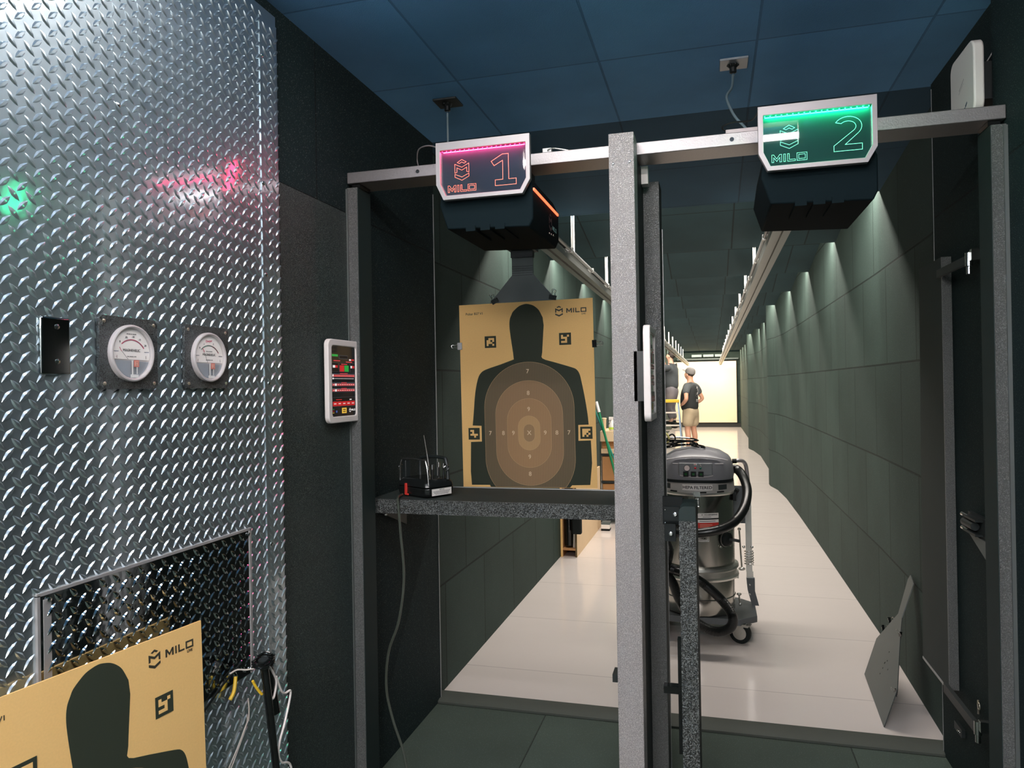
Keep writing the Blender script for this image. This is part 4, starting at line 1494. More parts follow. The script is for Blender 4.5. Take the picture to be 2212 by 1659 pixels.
# grey hanger behind the hung target
HG = [(-.05, .50), (.05, .50), (.05, .36), (.16, .235), (.285, .10), (.285, -.38), (-.285, -.38), (-.285, .10), (-.16, .235), (-.05, .36)]
t = thing('target_hanger', 'grey plastic hanger board with a narrow neck behind the hung target', 'hanger', (-.812, 3.175, 1.6))
hb = MB()
hb.prism([(-.812 + a * .98, 1.60 + b * .98) for a, b in HG], 3.1642, 3.174, 'y')
hb.build('board', M_coro, t)
MB().box(-.862, -.762, 3.15, 3.19, 2.03, 2.075).build('clamp', M_blkr, t)
MB().box(-.87, -.75, 3.12, 3.22, 2.06, 2.166).build('carriage', M_blkr, t)
gp = MB()
for k in range(5):
    gp.box(-.860, -.764, 3.1625, 3.1642, 1.99 - k * .010, 1.992 - k * .010)
gp.build('grip_ridges', M_blkr, t)

# second hanger leaning on the right wall
A0, Bn = V((.697, 3.325, 0)), .06


def cp_(y, z):
    return (A0.x + .285 * z + .06 * (y - 3.325), y, z)


t = thing('leaning_target_hanger', 'grey fluted plastic target hanger standing on the floor against the right wall', 'hanger', (.72, 3.55, 0))
out = [(3.325, 0.002), (3.335, .28), (3.345, .452), (3.475, .60), (3.51, .66), (3.60, .63), (3.565, .545), (3.60, .50), (3.74, .30), (3.90, .13)]
# outline found on the leaning plane
out = [(3.325, .003), (3.36, .150), (3.41, .437), (3.44, .50), (3.515, .60), (3.555, .585), (3.545, .46), (3.70, .33), (3.86, .09), (3.74, .055)]
CORO = out
M_corolt = pmat('grey_fluted_leaning', (0.115, 0.130, 0.125), 0.5, var=.08, vscale=8)


def build_coro(pts3, th, t):
    n_ = (pts3[1] - pts3[0]).cross(pts3[-1] - pts3[0]).normalized()
    if n_.x > 0:
        n_ = -n_
    b_ = MB()
    n = len(pts3)
    vs = [p + n_ * th for p in pts3] + pts3
    b_.add(vs, [list(range(n)), list(range(2 * n - 1, n - 1, -1))] + [(i, i + n, (i + 1) % n + n, (i + 1) % n) for i in range(n)])
    return b_.build('board', M_corolt, t), n_




CORO3 = [(.672, 3.334, .001), (.728, 3.346, .158), (.794, 3.577, .307), (.819, 3.652, .368), (.874, 3.671, .52), (.885, 3.771, .535), (.877, 3.782, .512), (.822, 3.731, .363), (.766, 3.929, .176), (.704, 3.903, .005)]
c3 = [V(p) for p in CORO3]
brd, nrm = build_coro(c3, .004, t)
hl = MB()
for p in ((.763, 3.643, .211), (.745, 3.644, .161), (.750, 3.621, .178), (.736, 3.647, .134), (.740, 3.567, .158), (.726, 3.657, .104), (.744, 3.649, .157)):
    q = V(p) + nrm * .0042
    hl.cyl(q, q + nrm * .0006, .0035, n=8)
hl.build('shot_holes', M_ink, t)
fl = MB()
for a, b_ in ((0, 1), (1, 2), (2, 3)):
    L = (c3[b_] - c3[a]).length
    nn_ = int(L / .006)
    for i in range(nn_):
        p = c3[a].lerp(c3[b_], (i + .5) / nn_) + nrm * .002
        fl.box(p.x - .0012, p.x + .0012, p.y - .0022, p.y + .0004, p.z - .0015, p.z + .0015)
fl.build('open_flutes', M_ink, t)
for i, (p, ang, yw, lb) in enumerate((((.786, 3.900, .237), -60, 90, 'upper left edge of the leaning hanger, lower of two'), ((.802, 3.837, .292), -45, 90, 'upper left edge of the leaning hanger, higher of two'),
                                      ((.794, 3.570, .308), 60, 90, 'near edge of the leaning hanger below its neck'), ((.724, 3.348, .140), 80, 90, 'near edge of the leaning hanger, closest to the floor'))):
    m_ = Matrix.Translation(p) @ Matrix.Rotation(math.radians(yw), 4, 'Z') @ Matrix.Rotation(math.radians(ang), 4, 'Y') @ Matrix.Diagonal((.9, .9, .9, 1))
    binder_clip(m_, 'small binder clip on the ' + lb, 'binder clips on the leaning hanger')

# ------------------------------------------------------------------ hand-held remote control box on the bench
t = thing('remote_control_box', 'black handheld remote box with handles and aerial on the shelf', 'remote control', (-1.055, 2.575, 1.046))
ROT = Matrix.Translation((-1.055, 2.575, 1.0462)) @ Matrix.Rotation(math.radians(-29), 4, 'Z')


def rb(mb_):
    return mb_.xf(ROT)


a_, b_ = .082, .062
ROT = ROT @ Matrix.Diagonal((1.14, 1.12, 1.0, 1))
body = MB()
o0 = [(-a_ + .012, -b_), (a_ - .012, -b_), (a_, -b_ + .012), (a_, b_ - .012), (a_ - .012, b_), (-a_ + .012, b_), (-a_, b_ - .012), (-a_, -b_ + .012)]


def oct_(s, z):
    return [(p[0] * s, p[1] * s, z) for p in o0]


lv = [oct_(.88, .001), oct_(.97, .010), oct_(1.0, .034)]
vs = [p for l in lv for p in l]
fs = [list(range(7, -1, -1)), list(range(16, 24))] + [(k * 8 + i, k * 8 + (i + 1) % 8, (k + 1) * 8 + (i + 1) % 8, (k + 1) * 8 + i) for k in range(2) for i in range(8)]
body.add(vs, fs)
rb(body).build('lower_shell', M_blkp2 if 'M_blkp2' in globals() else pmat('satin_black', (.010, .012, .012), .25), t, bevel=.003)
body = MB()
lv = [oct_(.99, .036), oct_(.95, .052), oct_(.80, .066)]
vs = [p for l in lv for p in l]
body.add(vs, fs)
rb(body).build('upper_shell', pmat('satin_black', (.010, .012, .012), .25), t, bevel=.003)
for sx in (-1, 1):
    h = MB()
    h.box(sx * .060 - .008, sx * .060 + .008, -.058, -.040, .055, .125)
    h.box(sx * .060 - .008, sx * .060 + .008, -.058, -.042, .055, .0551)
hand = MB()
hand.tube([(-.074, -.050, .028), (-.074, -.050, .10), (-.068, -.050, .128), (-.050, -.050, .138), (.050, -.050, .138), (.064, -.050, .128), (.072, -.050, .09), (.076, -.050, .045)], .0026, 8, smooth=4)
rb(hand).build('front_bail', M_chrd if 'M_chrd' in globals() else pmat('dark_chrome', (.35, .36, .35), .2, .9), t)
hb2 = MB()
hb2.tube([(-.070, .036, .05), (-.072, .036, .115), (-.055, .036, .135), (.045, .036, .140), (.066, .036, .125), (.074, .036, .06)], .0065, 10, smooth=4)
rb(hb2).build('rear_handle', M_blkr, t)
sd = MB()
sd.box(-.088, -.070, -.030, -.008, .05, .128)
rb(sd).build('side_post', M_blkr, t, bevel=.003)
for cx_, cy_, cz_ in ((-.096, -.030, .098), (.084, .020, .104)):
    rg = MB()
    rg.tube([(cx_ + .004 * math.sin(a), cy_ + .011 * math.cos(a), cz_ + .011 * math.sin(a)) for a in [i * math.pi / 8 for i in range(16)]], .0016, 6, closed=True)
    rb(rg).build('carry_ring', M_chr, t)
at = MB()
at.cyl((.006, .012, .062), (.006, .012, .072), .0055, n=12)
at.cyl((.006, .012, .072), (.004, .012, .092), .0032, n=10)
at.tube([(.004, .012, .092), (-.004, .014, .130), (-.010, .016, .150), (-.030, .020, .222)], lambda u: .0026 - .0018 * u, 8, smooth=4)
rb(at).build('aerial', M_zinc, t)
for cx_, cy_, hh in ((.030, -.012, .052), (.058, -.018, .060), (.046, .020, .066), (.066, .024, .062)):
    j = MB()
    j.cyl((cx_, cy_, .062), (cx_, cy_, .062 + hh * .7), .0032, n=10)
    ob_ = rb(j).build('toggle', M_blkg, t)
    k_ = MB()
    k_.cyl((cx_, cy_, .062 + hh * .65), (cx_, cy_, .062 + hh * .95), .0052, n=12)
    rb(k_).build('cap', M_chr, ob_)
rc = MB()
rc.box(-.030, -.020, -.0665, -.0615, .004, .048)
rc.box(-.029, -.012, -.0668, -.0620, .004, .010)
rb(rc).build('red_clip', M_red, t, bevel=.001)
lb = MB()
lb.box(.008, .074, -.0626, -.0606, .006, .029)
# label sits on the front-right face
lbm = MB()
fmr = Matrix(((0, 0, 1, .0822), (1, 0, 0, 0.0), (0, 1, 0, .018), (0, 0, 0, 1)))
flat(lbm, rect(-.042, .042, -.0115, .0135), .0006, fmr, 0)
text_mb(lbm, 'AIRTOX', .0060, fmr @ Matrix.Translation((0, .0095, .001)), 1)
for k in range(3):
    scribble(lbm, -.036 + .004 * k, .036 - .004 * k, .0035 - k * .0050, .0016, .001, fmr, 1, seed=k)
rb(lbm).build('notice_label', [M_paper, M_ink], t)

o = MB().tube([(-1.125, 2.515, 1.053), (-1.118, 2.465, 1.053), (-1.108, 2.436, 1.046), (-1.104, 2.432, 1.02), (-1.097, 2.43, .93), (-1.082, 2.42, .77), (-1.095, 2.40, .62), (-1.138, 2.40, .50), (-1.148, 2.40, .37), (-1.115, 2.38, .27), (-1.070, 2.36, .18), (-1.038, 2.33, .10), (-1.02, 2.28, .035), (-.98, 2.15, .028), (-.93, 1.9, .026)],
               .0046, 8, smooth=8).build('power_cord', pmat('olive_grey_cord', (.055, .065, .052), .3))
tag(o, 'thick grey cord hanging from the remote box over the shelf edge to the floor', 'cord')

# ------------------------------------------------------------------ industrial vacuum in lane two
VX, VY = -.090, 4.39
t = thing('industrial_vacuum', 'tall stainless drum vacuum with grey head standing in lane two', 'vacuum cleaner', (VX, VY, 0))
M_lid = pmat('vac_head_grey', (0.20, 0.20, 0.215), 0.32, bump=.05, bscale=400)
M_band = pmat('vac_band_grey', (0.40, 0.385, 0.36), 0.45)


def superlathe(prof, c, n=64, e_=2.6):
    mb_ = MB()
    vs, fs = [], []
    for r, z in prof:
        for i in range(n):
            th = 2 * math.pi * i / n
            k = (abs(math.cos(th)) ** e_ + abs(math.sin(th)) ** e_) ** (-1 / e_)
            vs.append((c[0] + r * k * math.cos(th), c[1] + r * k * math.sin(th), z))
    m_ = len(prof)
    fs = [(j * n + i, j * n + (i + 1) % n, (j + 1) * n + (i + 1) % n, (j + 1) * n + i) for j in range(m_ - 1) for i in range(n)]
    fs += [list(range(n - 1, -1, -1)), list(range((m_ - 1) * n, m_ * n))]
    mb_.add(vs, fs)
    return mb_


superlathe([(.202, .908), (.206, .93), (.200, .985), (.190, 1.015), (.178, 1.032), (.13, 1.062), (.07, 1.078), (.001, 1.084)], (VX, VY), e_=2.8).build('head', M_lid, t, angle=50)
superlathe([(.203, .893), (.203, .909), (.001, .909)], (VX, VY), e_=2.8).build('head_gasket', M_ink, t)
MB().lathe([(.185, .832), (.207, .836), (.205, .892), (.001, .893)], (VX, VY, 0), 64).build('band', M_band, t)
# control recess: pale arc ridges and a panel facing the viewer
pn = MB()
pn.box(VX - .098, VX + .088, VY - .2085, VY - .196, .935, 1.006)
cpan = pn.build('control_panel', pmat('vac_panel', (.17, .18, .185), .35), t, bevel=.006, seg=3)
ridge = MB()
for r_, z_, wd in ((.17, 1.030, .0035), (.115, 1.021, .003)):
    ridge.tube([(VX + r_ * 1.0 * u, VY - .186 + .03 * abs(u) ** 2, z_ + .020 * (1 - u * u) - .012) for u in [i / 8 - 1 for i in range(17)]], wd, 6)
ridge.tube([(VX - .13 + .0, VY - .203, 1.002), (VX - .10, VY - .206, 1.001)], .0025, 6)
ridge.tube([(VX + .10, VY - .203, 1.002), (VX + .145, VY - .196, 1.002)], .0025, 6)
ridge.tube([(VX + .09 * u, VY - .209, .927 + .010 * u * u) for u in [i / 6 - 1 for i in range(13)]], .0045, 6)
ridge.build('moulded_ridges', pmat('vac_highlight_ridge', (.45, .43, .44), .25), t)
fc = frame_XZ(VX, VY - .2088, 0)
gm = MB()
gm.cyl((VX - .051, VY - .208, .978), (VX - .051, VY - .216, .978), .0175, n=28)
g_ = gm.build('vacuum_gauge', pmat('gauge_rim_dark', (.02, .02, .02), .3), cpan)
gd = MB()
gd.cyl((VX - .051, VY - .2162, .978), (VX - .051, VY - .2168, .978), .0150, n=28)
gd.build('gauge_dial', pmat('pinkish_dial', (.80, .68, .64), .4), cpan)
sw = [MB().box(VX - .072 + k * .041, VX - .043 + k * .041, VY - .216, VY - .207, .929, .958).build('rocker_switch', M_ink, cpan, bevel=.002) for k in range(3)]
for k in range(3):
    MB().box(VX - .064 + k * .041, VX - .051 + k * .041, VY - .2175, VY - .2155, .938, .950).build('switch_lamp', pmat('dark_green_lamp', (.01, .10, .02), .15), cpan)
MB().ball((VX - .006, VY - .211, .978), .0062, 8).build('warning_lamp', pmat('red_lamp', (.55, .02, .03), .2), cpan)
MB().ball((VX + .022, VY - .211, .977), .0062, 8).build('warning_lamp', pmat('green_lamp', (.01, .12, .08), .2), cpan)
pc = MB()
flat(pc, rect(-.013, .003, .994, 1.003), .001, fc, 0)
flat(pc, rect(-.010, -.004, .996, 1.001), .0014, fc, 1)
outline(pc, [(.017, 1.004), (.022, .999), (.021, .995), (.026, .990)], .0035, .001, fc, 0, closed=False)
pc.build('pictograms', [M_paper, M_red], cpan)
# vents in the band, label, clamp ring
vt = MB()
for a0, a1, z0, z1 in ((-2.35, -2.10, .850, .882), (-.98, -.72, .850, .882)):
    for k in range(8):
        pass
for ang in (-144, -47):
    a = math.radians(ang)
    for k in range(-4, 5):
        aa = a + k * .032
        p = V((VX + .2055 * math.cos(aa), VY + .2055 * math.sin(aa), 0))
        q = V((-math.sin(aa), math.cos(aa), 0)) * .0036
        n_ = V((math.cos(aa), math.sin(aa), 0)) * .0022
        vt.add([p - q + V((0, 0, .853)) + n_, p + q + V((0, 0, .853)) + n_, p + q + V((0, 0, .881)) + n_, p - q + V((0, 0, .881)) + n_,
                p - q + V((0, 0, .853)) - n_, p + q + V((0, 0, .853)) - n_, p + q + V((0, 0, .881)) - n_, p - q + V((0, 0, .881)) - n_],
               [(0, 1, 2, 3), (7, 6, 5, 4), (0, 3, 7, 4), (1, 5, 6, 2), (0, 4, 5, 1), (3, 2, 6, 7)])
vt.build('vent_openings', pmat('vent_dark', (.035, .045, .043), .5), t)


def on_drum(r, x, z):
    """point on the front of a drum of radius r at sideways offset x"""
    return V((VX + x, VY - math.sqrt(max(1e-6, r * r - x * x)), z))


def curved_label(mb_, r, x0, x1, z0, z1, mi=0, n=8, th=.0008):
    vs = []
    for i in range(n + 1):
        x = x0 + (x1 - x0) * i / n
        for z in (z0, z1):
            vs.append(on_drum(r + th, x, z))
    fs = [(2 * i, 2 * i + 2, 2 * i + 3, 2 * i + 1) for i in range(n)]
    mb_.add(vs, fs, mi)


def curved_text(mb_, s_, size, r, x, z, mi, bold=0, th=.0014, spacing=1.0):
    o = len(mb_.v)
    text_mb(mb_, s_, size, Matrix.Translation((x, z, 0)), mi, bold=bold, spacing=spacing)
    for i in range(o, len(mb_.v)):
        p = mb_.v[i]
        q = on_drum(r + th + p.z, p.x, p.y)
        mb_.v[i] = q


l1 = MB()
curved_label(l1, .2075, -.080, .084, .876 - .018 + .008, .906 - .004 + .004, 0)
l1 = MB()
curved_label(l1, .2070, -.079, .085, .852, .884, 0)
curved_text(l1, 'HEPA FILTERED', .0235, .2070, .003, .8675, 1, bold=.0004)
l1.build('hepa_label', [M_paper, M_ink], t)
MB().lathe([(.190, .818), (.212, .820), (.217, .828), (.212, .836), (.190, .836)], (VX, VY, 0), 64).build('clamp_ring', M_zinc, t)
nt_ = MB()
for a in (-128, -90 + 8, -52):
    aa = math.radians(a)
    for k in range(-3, 4):
        a2 = aa + k * .03
        nt_.ball((VX + .209 * math.cos(a2), VY + .209 * math.sin(a2), .842), .0045, 5, sc=(1.2, 1.2, .9))
nt_.build('band_notches', M_ink, t)
MB().lathe([(.200, .40), (.2005, .42), (.203, .430), (.203, .80), (.206, .812), (.206, .820), (.001, .820)], (VX, VY, 0), 72).build('upper_drum', M_stl, t)
MB().lathe([(.202, .338), (.222, .342), (.225, .352), (.214, .362), (.214, .388), (.224, .398), (.222, .412), (.202, .416)], (VX, VY, 0), 64).build('clamp_flange', M_zinc, t)
MB().lathe([(.001, .145), (.196, .147), (.200, .157), (.200, .232), (.204, .236), (.200, .240), (.2005, .335), (.001, .336)], (VX, VY, 0), 72).build('lower_drum', M_stl, t)
# latch on the front of the drum
la = MB()
la.box(VX - .018, VX + .018, VY - .223, VY - .208, .820, .846)
la.box(VX - .011, VX + .011, VY - .219, VY - .207, .765, .800)
la.cyl((VX - .011, VY - .216, .765), (VX + .011, VY - .216, .765), .007, n=12)
la.tube([(VX - .013, VY - .216, .818), (VX - .013, VY - .216, .772)], .002, 6)
la.tube([(VX + .013, VY - .216, .818), (VX + .013, VY - .216, .772)], .002, 6)
la.cyl((VX, VY - .216, .762), (VX, VY - .214, .725), .006, n=10)
la.build('front_latch', M_chr, t)
sl = MB()
sl.cyl((VX + .205, VY - .06, .815), (VX + .222, VY - .07, .845), .013, n=12)
sl.box(VX + .196, VX + .214, VY - .08, VY - .05, .78, .83)
sl.build('side_latch', M_ink, t)
# labels
l2 = MB()
curved_label(l2, .2032, -.02, .115, .697, .725, 0)
curved_text(l2, 'A - HOUSEKEEPING', .0098, .2032, .066, .716, 1, bold=.0003)
curved_label(l2, .2036, .030, .075, .7025, .7050, 1)
curved_label(l2, .2032, -.02, .115, .690, .6955, 1)
curved_label(l2, .2032, -.02, .115, .672, .689, 0)
curved_label(l2, .2036, .012, .098, .6790, .6815, 1)
curved_label(l2, .2032, -.02, .115, .640, .671, 2)
curved_label(l2, .2036, .014, .080, .6580, .6620, 3)
curved_label(l2, .2036, .014, .070, .6480, .6515, 3)
l2.build('warning_labels', [M_paper, M_ink, M_red, M_orgl], t)
l3 = MB()
curved_label(l3, .2032, -.055, .062, .566, .606, 0)
curved_label(l3, .2036, -.052, .058, .569, .603, 1)
curved_label(l3, .2040, -.050, .056, .571, .601, 0)
curved_text(l3, '-Vac', .0210, .2044, .030, .587, 1, bold=.0006)
l3.build('maker_label', [M_paper, M_ink], t)
# inlet valve with lever
vv = MB()
vc = on_drum(.203, .150, .574)
nv = (vc - V((VX, VY, .574))).normalized()
vv.lathe([(.048, -.004), (.048, .004), (.040, .006), (.038, .020), (.030, .026), (.018, .030), (.001, .030)], vc, 28, axis=nv)
vv.build('inlet_valve', M_ink, t)
vp = MB()
tg_ = V((0, 0, 1)).cross(nv).normalized()
for sx in (-1, 1):
    for sz in (-1, 1):
        q = vc + tg_ * (sx * .040) + V((0, 0, sz * .040))
        vp.cyl(q, q + nv * .006, .006, n=8)
for k in range(1):
    vp.cyl(vc + nv * .001, vc + nv * .0065, .0455, n=28)
vp.build('valve_flange', M_zinc, t)
lv_ = MB()
lv_.tube([vc + nv * .03, vc + nv * .04 + V((.02, 0, 0)), vc + V((.075, -.02, -.006))], .0085, 10, smooth=4)
lv_.build('valve_lever', M_blkr, t)
# trolley
fr = MB()
fr.prism([(VX - .30, VY - .19), (VX + .22, VY - .19), (VX + .315, VY - .10), (VX + .315, VY + .16), (VX + .22, VY + .25), (VX - .30, VY + .25)], .105, .140, 'z')
fr.build('base_frame', pmat('base_blue_grey', (.075, .085, .09), .4), t, bevel=.003)
po = MB()
px0, px1, py = .178, .213, 4.50
po.box(px0, px1, py, py + .02, .335, .815)
po.box(px0 + .002, px1 + .005, py, py + .02, .26, .335)
po.build('upright_channel', M_zinc, t)
pf = MB()
pf.prism([(px0, .30), (px1 + .012, .30), (px1 + .012, .225), (px1 + .033, .14), (px1 - .006, .14), (px0 + .006, .23)], py - .012, py + .01, 'y')
pf.build('upright_foot', pmat('base_blue_grey', (.075, .085, .09), .4), t)
MB().box(.110, px0, py - .005, py + .01, .62, .84).build('side_plate', pmat('plate_blue_grey', (.13, .15, .16), .4), t)
bt = MB()
for z in (.765, .705, .262, .205):
    bt.ball((.196, py - (.002 if z > .3 else .014), z), .0065, 6, sc=(1, .6, 1))
bt.build('frame_bolts', M_chr, t)
hn = MB()
hn.tube([(.128, 4.47, .990), (.150, 4.48, .992), (.172, 4.50, .985), (.188, 4.51, .955), (.197, 4.51, .87), (.205, 4.51, .80)], .0115, 12, smooth=5)
hn.build('push_handle', pmat('handle_grey_tube', (.42, .39, .39), .3, .5), t)
MB().cyl((.108, 4.47, .989), (.134, 4.47, .990), .014, n=12).build('handle_bush', M_ink, t)
spg = MB()
pts = [(.1955 + .026 * math.cos(2 * math.pi * i / 14), py + .008 + .026 * math.sin(2 * math.pi * i / 14), .372 + .00105 * i) for i in range(84)]
spg.tube(pts, .0025, 5)
spg.ball((.166, py - .01, .482), .009, 6)
spg.ball((.212, py - .01, .482), .009, 6)
spg.build('coil_springs', M_chr, t)
lk = MB()
lk.tube([(.142, py - .02, .585), (.147, py - .02, .47), (.153, py - .02, .36)], .005, 8)
lk.ball((.142, py - .02, .588), .010, 6)
lk.ball((.153, py - .02, .355), .011, 6, sc=(1.8, 1, 1))
lk.build('lift_linkage', M_zinc, t)
lk = MB()
lk.tube([(.135, py - .02, .20), (.140, py - .02, .142)], .005, 8)
lk.ball((.135, py - .02, .205), .009, 6, sc=(1.6, 1, 1))
lk.ball((.140, py - .02, .146), .009, 6)
lk.build('lift_pin', M_zinc, t)
MB().box(.105, .135, py - .03, py, .30, .345).build('lift_catch', M_zinc, t)


def castor(x, y, yaw):
    c = MB()
    c.lathe([(.0005, -.014), (.030, -.014), (.054, -.015), (.060, -.010), (.060, .010), (.054, .015), (.030, .014), (.0005, .014)], (0, 0, .060), 32, axis=(1, 0, 0))
    mt_ = Matrix.Translation((x, y, 0)) @ Matrix.Rotation(yaw, 4, 'Z')
    w_ = c.xf(mt_).build('castor_wheel', M_ink, t)
    h = MB()
    h.lathe([(.0005, -.0175), (.012, -.0175), (.038, -.0155), (.038, .0155), (.012, .0175), (.0005, .0175)], (0, 0, .060), 28, axis=(1, 0, 0))
    h.xf(mt_).build('wheel_hub', M_zinc, w_)
    f_ = MB()
    for sg in (-1, 1):
        f_.prism([(-.010, .052), (.010, .052), (.030, .110), (-.062, .112), (-.050, .098), (-.026, .098)], sg * .020 - .0015, sg * .020 + .0015, 'x')
    f_.box(-.022, .022, -.035, .030, .1065, .111)
    f_.xf(mt_).build('castor_fork', M_zinc, w_)


castor(.130, 4.235, math.radians(68))
castor(-.31, 4.25, math.radians(40))
castor(.10, 4.58, math.radians(20))
castor(-.30, 4.58, math.radians(80))
hs = MB()
hA = [(.105, 4.56, .930), (.135, 4.50, .938), (.166, 4.40, .906), (.183, 4.30, .841), (.163, 4.20, .765), (.111, 4.12, .701), (.03, 4.075, .661), (-.08, 4.065, .639), (-.18, 4.10, .628), (-.263, 4.20, .640), (-.31, 4.28, .66),
      (-.312, 4.27, .62), (-.275, 4.17, .585), (-.245, 4.12, .52), (-.262, 4.12, .44), (-.275, 4.16, .425), (-.221, 4.11, .421), (-.132, 4.06, .408), (-.048, 4.05, .36), (.035, 4.05, .283), (.085, 4.04, .21), (.074, 4.0, .160), (.008, 3.98, .138), (-.074, 3.98, .165),
      (-.146, 4.0, .220), (-.195, 4.05, .289), (-.225, 4.10, .35), (-.27, 4.15, .40)]
hs.tube(hA, .0262, 14, smooth=34, ridges=.07)
hs.build('suction_hose', pmat('hose_black', (.008, .009, .009), .28), t, angle=60)
# coiled mains lead lying on the vacuum head
o = MB()
pts = []
for k in range(46):
    a = k * .62
    pts.append((-.185 + (.095 + .012 * math.sin(k * 1.7)) * math.cos(a), 4.37 + (.055 + .010 * math.cos(k * 2.1)) * math.sin(a), 1.083 + .0010 * k - .04 * max(0, (abs(-.185 + .095 * math.cos(a) - VX) - .07)) + .006 * math.sin(k * .9)))
o.tube(pts, .0050, 7, smooth=3)
o.tube([(-.12, 4.33, 1.094), (-.08, 4.30, 1.086), (-.045, 4.31, 1.083), (-.06, 4.36, 1.087), (-.13, 4.38, 1.10)], .0050, 7, smooth=5)
o.tube([(-.27, 4.35, 1.09), (-.25, 4.35, 1.14), (-.225, 4.35, 1.155), (-.21, 4.35, 1.13), (-.23, 4.35, 1.10)], .0045, 7, smooth=6)
o = o.build('coiled_power_cord', pmat('gloss_black_cord', (.010, .011, .011), .12))
tag(o, 'coiled glossy black power cord lying on the vacuum head', 'cord')
o = MB().tube([(-.262, 4.34, 1.10), (-.275, 4.34, 1.135), (-.262, 4.34, 1.16), (-.245, 4.34, 1.13), (-.255, 4.34, 1.105)], .006, 7, smooth=6).build('cord_end', pmat('pale_yellow_plug', (.72, .66, .25), .4))
tag(o, 'pale yellow looped cord end on top of the vacuum head', 'cord')


# ------------------------------------------------------------------ people
def skin_mesh(name, joints, edges, mat, parent, sub=2, root=0):
    """joints: list of (co, radius or (rx,ry)); one continuous skinned surface"""
    me = bpy.data.meshes.new(name)
    me.from_pydata([j[0] for j in joints], edges, [])
    o = bpy.data.objects.new(name, me)
    COL.objects.link(o)
    sk = o.modifiers.new('skin', 'SKIN')
    sk.use_smooth_shade = True
    lay = me.skin_vertices[0] if len(me.skin_vertices) else None
    if lay is None:
        bm = bmesh.new()
        bm.from_mesh(me)
        bm.verts.layers.skin.verify()
        bm.to_mesh(me)
        bm.free()
        lay = me.skin_vertices[0]
    for i, j in enumerate(joints):
        r = j[1]
        lay.data[i].radius = (r, r) if isinstance(r, float) else r
        lay.data[i].use_root = (i == root)
    ss = o.modifiers.new('sub', 'SUBSURF')
    ss.levels = ss.render_levels = sub
    dg = bpy.context.evaluated_depsgraph_get()
    m2 = bpy.data.meshes.new_from_object(o.evaluated_get(dg))
    m2.name = name
    m2.materials.clear()
    m2.materials.append(mat)
    m2.polygons.foreach_set('use_smooth', [True] * len(m2.polygons))
    bpy.data.objects.remove(o)
    bpy.data.meshes.remove(me)
    o = bpy.data.objects.new(name, m2)
    COL.objects.link(o)
    if parent:
        o.parent = parent
    return o


M_skin = pmat('skin', (.56, .30, .20), .5, var=.08, vscale=14)
M_skin2 = pmat('skin_pale', (.60, .36, .26), .5, var=.08, vscale=14)
M_tee = pmat('black_tee', (.016, .019, .020), .8)
M_teeg = pmat('grey_shoulder_cloth', (.075, .085, .090), .8)
M_khaki = pmat('khaki_cloth', (.40, .32, .215), .85, var=.12, vscale=9)
M_cap = pmat('grey_cap_cloth', (.17, .16, .155), .8)
M_swe = pmat('charcoal_sweater', (.040, .048, .055), .8, var=.2, vscale=8)
M_trou = pmat('grey_trousers', (.13, .12, .135), .8, var=.2, vscale=8)
M_hair_d = pmat('dark_hair', (.03, .022, .018), .7)


def hand(J, E, wrist_i, d, side, up, size=1.0):
    """palm, four unequal fingers and a thumb growing from joint wrist_i; d = pointing direction, side = towards thumb"""
    w0 = V(J[wrist_i][0])
    d, side, up = V(d).normalized(), V(side).normalized(), V(up).normalized()
    pm = len(J)
    J.append((tuple(w0 + d * .045 * size), (.030 * size, .016 * size)))
    E.append((wrist_i, pm))
    kn = len(J)
    J.append((tuple(w0 + d * .085 * size), (.036 * size, .014 * size)))
    E.append((pm, kn))
    for k, (ln, off) in enumerate(((.070, .030), (.080, .010), (.074, -.011), (.058, -.031))):
        a = len(J)
        b0 = w0 + d * (.098 - abs(off) * .2) * size + side * off * size
        J.append((tuple(b0), .0095 * size))
        J.append((tuple(b0 + (d * .85 - up * .35) * ln * .5 * size), .0088 * size))
        J.append((tuple(b0 + (d * .45 - up * .95) * ln * .5 * size + (d * .85 - up * .35) * ln * .5 * size), .0075 * size))
        E += [(kn, a), (a, a + 1), (a + 1, a + 2)]
    a = len(J)
    b0 = w0 + d * .035 * size + side * .034 * size
    J.append((tuple(b0), .012 * size))
    J.append((tuple(b0 + (d * .7 + side * .6) * .035 * size), .0105 * size))
    J.append((tuple(b0 + (d * .95 + side * .6) * .055 * size), .009 * size))
    E += [(pm, a), (a, a + 1), (a + 1, a + 2)]


